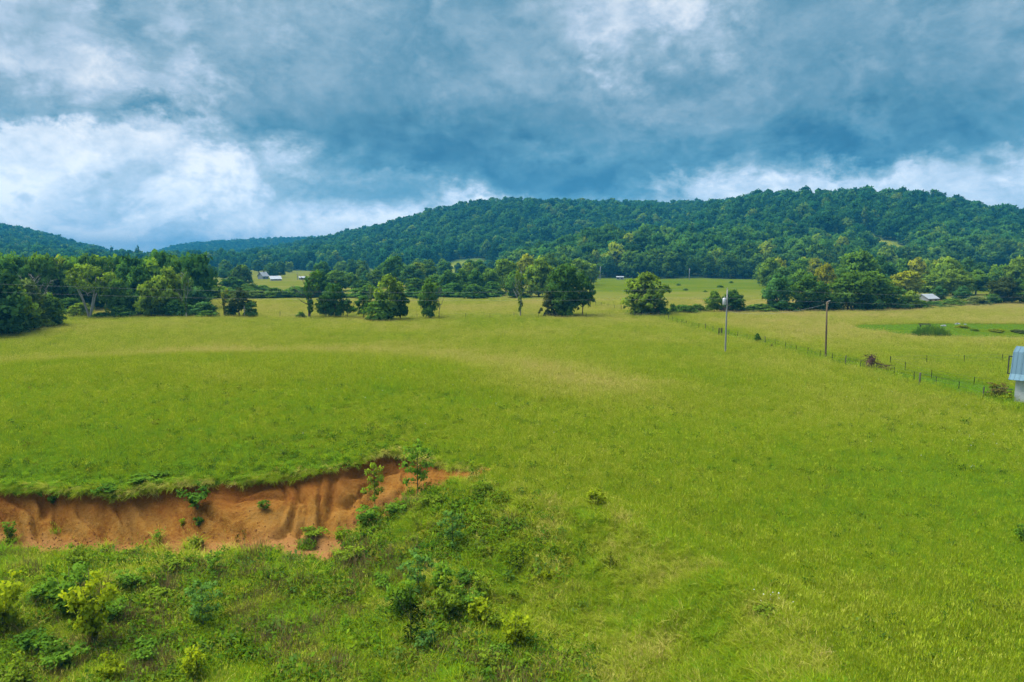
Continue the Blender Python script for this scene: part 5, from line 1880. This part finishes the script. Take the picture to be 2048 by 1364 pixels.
# gambrel profile (y, z): eave flare, steep side, break, ridge
prof = [(-.75, WH - .15), (.25, WH + .35), (1.05, WH + 2.55), (BW / 2, WH + 2.95), (BW - 1.05, WH + 2.55), (BW - .25, WH + .35), (BW + .75, WH - .15)]
x0, x1 = -.55, BL + .4
roof = None
names = []
for i, ((ya, za), (yb, zb)) in enumerate(zip(prof[:-1], prof[1:])):
    dv = Vector((0, yb - ya, zb - za))
    L = dv.length
    nrm = Vector((0, -dv.z, dv.y)).normalized()
    np_ = 12
    for k in range(np_):
        if i in (3, 4, 5) and k % 2:
            continue
        wdt = (x1 - x0) / np_ * (1 if i < 3 else 2)
        xa = x0 + (x1 - x0) / np_ * k
        mb = MB()
        A, B_ = Vector((xa + .006, ya, za)), Vector((xa + wdt - .006, ya, za))
        Cc, D_ = B_ + dv, A + dv
        mb.add([A, B_, Cc, D_, A - nrm * .03, B_ - nrm * .03, Cc - nrm * .03, D_ - nrm * .03], [(0, 1, 2, 3), (7, 6, 5, 4), (0, 4, 5, 1), (1, 5, 6, 2), (2, 6, 7, 3), (3, 7, 4, 0)])
        for q in (.06, wdt * .5):
            a = A + Vector((q, 0, 0)) + nrm * .018
            m_ = Matrix((Vector((1, 0, 0)), dv.normalized(), nrm)).transposed()
            mb.box(a + dv * .5, (.05, L * .995, .04), m=m_)
        if roof is None:
            roof = mb.build('roof', M_TEAL, barn)
        else:
            mb.build('roof_panel', M_TEAL, roof)
gab = MB()
pr = [(.3, WH), (1.08, WH + 2.45), (BW / 2, WH + 2.8), (BW - 1.08, WH + 2.45), (BW - .3, WH)]
gab.add([(0.02, y, z) for y, z in pr] + [(.12, y, z) for y, z in pr], [(4, 3, 2, 1, 0), (5, 6, 7, 8, 9)] + [(i, (i + 1) % 5, (i + 1) % 5 + 5, i + 5) for i in range(5)])
gab.build('gable', M_BLOCK, barn)
hood = MB()
hood.box((-.95, 2.0, WH + 1.0), (.10, .10, 1.9)).box((-.5, 2.0, WH + 1.95), (1.0, .10, .12)).box((-.5, 2.0, WH + .1), (1.0, .10, .10))
hood.build('hay_door_frame', M_DARKWOOD, barn)
# bush and rails beside the barn
for k, (px, py, top, w, key, tn, lab) in enumerate(((1995, 801, 766, 46, 'bushy1', 'r', 'dark twiggy bush against the barn wall'), (1975, 797, 781, 26, 'low1', 'g', 'low green bush left of the barn bush'), (2012, 806, 786, 26, 'low0', 'y', 'yellowish weed at the barn corner'))):
    sap(px, py, top, w, key, tn, lab, 'shrub', 'shrub', 'shrubs beside the barn')
ra = ground(1992, 796)
mb = MB()
mb.tube([(0, 0, 1.1), (1.6, -.1, .95)], [.05, .04], 6).tube([(.1, 0, .75), (1.7, -.1, .6)], [.05, .04], 6)
rl = mb.build('fence_rail', M_DARKWOOD, None, False, ra)
tag(rl, 'dark wooden rails between the bush and the barn', 'rail')
tag(MB().tube([(0, 0, -.3), (.02, 0, .5), (0.03, 0, 1.6), (.03, 0, 1.64)], [.10, .095, .09, .06], 8).build('corner_post', M_POSTWOOD, None, True, ground(1838, 773)), 'thick grey wooden post in the fence near the barn', 'post')


# ------------------------------------------------------------------ brush heaps
def brush(name, label, loc, w, h, n, mat, seed):
    r = np.random.default_rng(seed)
    e = thing(name, label, 'brush pile', loc)
    root = MB()
    root.tube([(-w * .38, 0, -.05), (-w * .30, 0, h * .35), (-w * .22, .1, h * .6)], [.1 * w, .13 * w, .09 * w], 8)
    root.build('root_ball', mat, e, True)
    for k in range(3):
        mb = MB()
        for i in range(n // 3):
            if i % 3:
                a = np.array([r.normal(-.28, .07) * w, r.normal(0, .10) * w, r.uniform(.1, .8) * h])
                d = unit(r.normal(0, 1, 3) * (1, 1, .8))
                L = r.uniform(.10, .26) * w
            else:
                a = np.array([r.uniform(-.25, .2) * w, r.normal(0, .10) * w, r.uniform(0, .35) * h])
                d = unit(np.array([r.normal(1., .5), r.normal(0, .5), r.normal(-.05, .25)]))
                L = r.uniform(.2, .42) * w
            b = a + d * L * .5 + r.normal(0, .08, 3)
            c = a + d * L + r.normal(0, .12, 3)
            for q in (a, b, c):
                q[2] = max(.02, q[2] * (1 if q[0] < 0 else .7))
            rr = r.uniform(.015, .05)
            mb.tube([a, b, c], [rr, rr * .7, rr * .25], 4, False)
        mb.build('branches', mat, e)


M_BRUSH = plain('dead_brush', (.075, .042, .025), .95, .4, 4.0)
M_BRUSH2 = plain('grey_brush', (.10, .075, .06), .95, .4, 4.0)
brush('brush_pile', 'brown uprooted brush pile lying in the field beside the fence', ground(1757, 738), 3.8, 2.5, 210, M_BRUSH, 1)
tx, _ = tanxz(1462, 628)
brush('brush_pile', 'heap of grey dead branches under the dark hedge tree', (tx * 184, 184, tz1(tx * 184, 184)), 7.5, 1.7, 150, M_BRUSH2, 2)
brush('brush_pile', 'small rusty clump of dead stalks on the fence line', ground(1547, 696), 1.2, .6, 60, M_BRUSH, 3)

# ------------------------------------------------------------------ pond corner
x, y, z = ground(1862, 671)
e = thing('reed_bed', 'dense dark green clump of rushes by the mown pond bank', 'reeds', (x, y, z))
r_ = np.random.default_rng(88)
for k in range(6):
    V, F, Tn = [], [], []
    for i in range(300):
        a = r_.uniform(0, 6.28)
        q = math.sqrt(r_.uniform())
        px_, py_ = math.cos(a) * q * 3.2 * .5 + (k - 2.5) * .85, math.sin(a) * q * 1.5
        h = r_.uniform(.7, 2.0) * (1 - .35 * abs(px_) / 3.4) * (1 + .45 * math.sin(px_ * 4.1 + k) * math.sin(px_ * 1.7 + 2))
        d = r_.normal(0, .16, 2)
        b = len(V)
        V += [(px_ - .045, py_, 0), (px_ + .045, py_, 0), (px_ + d[0] * .6 + .02, py_ + d[1] * .6, h * .65), (px_ + d[0] * .6 - .02, py_ + d[1] * .6, h * .65), (px_ + d[0] * 1.6, py_ + d[1] * 1.6, h)]
        t = r_.normal(0, .3)
        Tn += [t] * 5
        F += [(b, b + 1, b + 2, b + 3), (b + 3, b + 2, b + 4)]
    o = link('rushes', mesh_np('rushes', V, F, M_LEAF, attrs={'tint': Tn}), e)
    o.color = (.07 + .03 * (k % 3), .18 + .03 * (k % 3), .03, 1)
for px, py, w, h, key, tn, lab in ((1925, 656, 26, 5, 'bush0', 'y', 'pale green weed mound on the pond bank'), (1948, 660, 18, 3, 'bush1', 'l', 'small weed tuft right of the pale mound on the pond bank'), (1992, 661, 34, 3, 'bush2', 'y', 'long low weed patch on the pond bank'), (2036, 664, 30, 4, 'bush3', 'g', 'dull grey green weed clump at the pond by the right edge'), (1995, 712, 6, 6, 'bush1', 'm', 'small green thistle clump in the field behind the barn'), (1987, 706, 5, 4, 'bush2', 'l', 'tiny weed clump beside the thistle behind the barn')):
    x, y, z = ground(px, py)
    place_tree(x, y, h * y / FPX * 1.3, w * y / FPX, key, tn, lab, 'weed', 'weed clumps on the pond bank and field', 'weed_clump')
x, y, z = ground(1850, 654)
e = thing('bench', 'long low dark wooden bench on the mown pond bank', 'bench', (x, y, z))
for k in range(3):
    MB().box((0, (k - 1) * .16, .45), (2.6, .13, .06)).build('seat_plank', M_DARKWOOD, e)
for sx in (-1, 1):
    MB().box((sx * 1.05, 0, .2), (.10, .42, .42)).build('leg', M_DARKWOOD, e)
MB().box((0, .26, .62), (2.6, .05, .16)).build('backrest', M_DARKWOOD, e)
M_ROCK = plain('pale_rock', (.20, .22, .23), .9, .25, 2.0, 0, .3)


def rock(label, px, py, s):
    x, y, z = ground(px, py)
    r = np.random.default_rng(int(px))
    V, F = [], []
    n, m_ = 9, 5
    for j in range(m_ + 1):
        for i in range(n):
            th, ph = 2 * math.pi * i / n, math.pi * .5 * j / m_
            q = 1 + r.normal(0, .12)
            V.append((s * q * math.cos(th) * math.cos(ph), s * .6 * q * math.sin(th) * math.cos(ph), s * .45 * q * math.sin(ph) - .05))
    for j in range(m_):
        for i in range(n):
            a, b = j * n + i, j * n + (i + 1) % n
            F.append((a, b, b + n, a + n))
    o = link('boulder', mesh_np('boulder', V, F, M_ROCK), None, (x, y, z))
    tag(o, label, 'rock', 'rocks on the pond bank')


rock('left grey rock on the mown pond bank', 1887, 652.5, .75)
rock('right pale rock at the far edge of the mown pond bank', 1915, 648.5, .7)
rock('small grey rock furthest right on the mown pond bank', 1930, 649, .4)

# ------------------------------------------------------------------ far buildings
M_WHITE = plain('white_siding', (.25, .27, .29), .8, .06, 1.0)
M_LROOF = plain('pale_metal_roof', (.28, .31, .34), .5, .08, 1.0, .1)
M_RROOF = plain('grey_shingle', (.35, .35, .37), .9, .15, 1.0)
M_GLASS = plain('dark_window', (.03, .04, .05), .2, .2)


def house(name, label, cat, px, py_base, d, w, dep, hw, hr, rz, roofm, wins=2, roof_over=.4, shed=False, chim=False):
    x = tanxz(px, py_base)[0] * d
    z = tz1(x, d)
    e = thing(name, label, cat, (x, d, z - .2), rz)
    MB().box((0, 0, hw / 2), (w, dep, hw)).build('wall', M_WHITE, e)
    o = roof_over
    rf = MB()
    if shed:
        rf.add([(-w / 2 - o, -dep / 2 - o, hw - .1), (w / 2 + o, -dep / 2 - o, hw - .1), (w / 2 + o, dep / 2 + o, hw + hr), (-w / 2 - o, dep / 2 + o, hw + hr),
                (-w / 2 - o, -dep / 2 - o, hw + .05), (w / 2 + o, -dep / 2 - o, hw + .05), (w / 2 + o, dep / 2 + o, hw + hr + .15), (-w / 2 - o, dep / 2 + o, hw + hr + .15)],
               [(3, 2, 1, 0), (4, 5, 6, 7), (0, 1, 5, 4), (1, 2, 6, 5), (2, 3, 7, 6), (3, 0, 4, 7)])
    else:
        for s in (-1, 1):
            A = [(-w / 2 - o, s * (dep / 2 + o), hw - .15), (w / 2 + o, s * (dep / 2 + o), hw - .15), (w / 2 + o, 0, hw + hr), (-w / 2 - o, 0, hw + hr)]
            B_ = [(p[0], p[1], p[2] + .15) for p in A]
            rf.add(A + B_, [(0, 1, 2, 3), (4, 7, 6, 5), (0, 4, 5, 1), (1, 5, 6, 2), (3, 2, 6, 7), (0, 3, 7, 4)])
        g = MB()
        for s in (-1, 1):
            xx = s * (w / 2 - .02)
            g.add([(xx, -dep / 2, hw), (xx, dep / 2, hw), (xx, 0, hw + hr - .05)], [(0, 1, 2)])
        g.build('gable', M_WHITE, e)
    ro = rf.build('roof', roofm, e)
    if chim:
        MB().box((w * .1, 0, hw + hr + .3), (.7, .7, 1.4)).build('chimney', M_BROWNPOLE, ro)
    for k in range(wins):
        wn = MB().box((-w / 2 + (k + .5) * w / wins, -dep / 2 - .02, hw * .55), (min(1.4, w / wins * .45), .06, hw * .4)).build('window', M_GLASS, e)
    return e


house('farmhouse', 'white farmhouse with a steep gable far across the valley', 'house', 527, 566, 470, 5.0, 5.0, 2.2, 2.8, R(60), M_LROOF, 2, chim=True)
house('farm_shed', 'long shed with a bright metal roof beside the farmhouse', 'shed', 552, 570, 440, 6.4, 4.8, 1.2, 1.8, R(28), M_LROOF, 0, shed=True)
house('travel_trailer', 'small white trailer home at the foot of the forest', 'trailer', 1240, 559, 462, 5.0, 3.0, 1.9, .35, R(-14), M_LROOF, 2, .1)
house('farm_shed', 'tiny white shed on the slope right of the farmhouse', 'shed', 605, 566, 460, 4.2, 3, 1.5, .8, R(15), M_LROOF, 1, .2)
house('cottage', 'white roofed house half hidden in the right hedgerow', 'house', 1853, 600, 228, 4.6, 5.0, 1.5, 1.3, R(20), M_LROOF, 2, .3)
house('outbuilding', 'white outbuilding glimpsed behind the hedgerow left of the white roof', 'shed', 1772, 600, 215, 3.0, 3.0, 1.9, .7, R(-10), M_LROOF, 1, .2)
house('outbuilding', 'pale building glimpsed between trees left of the thicket', 'shed', 872, 560, 400, 6.5, 5, 2.4, 1.5, R(30), M_RROOF, 1, .3)

# ------------------------------------------------------------------ haze
hz_d = 0.00029
mb = MB().box((0, 2750, 64), (11400, 6800, 160))
m, nt = new_mat('haze_air')
pv = nd(nt, 'ShaderNodeVolumePrincipled')
pv.inputs['Color'].default_value = (0.04, 0.33, 0.64, 1)
pv.inputs['Density'].default_value = hz_d
pv.inputs['Anisotropy'].default_value = 0.0
o_ = nd(nt, 'ShaderNodeOutputMaterial')
lk(nt, pv.outputs[0], o_.inputs['Volume'])
hz = mb.build('haze', m)
tag(hz, 'thin blue haze lying in the valley air', 'haze', kind='stuff')
print('forest', N, 'singles', len(cand), 'grass', len(PX))
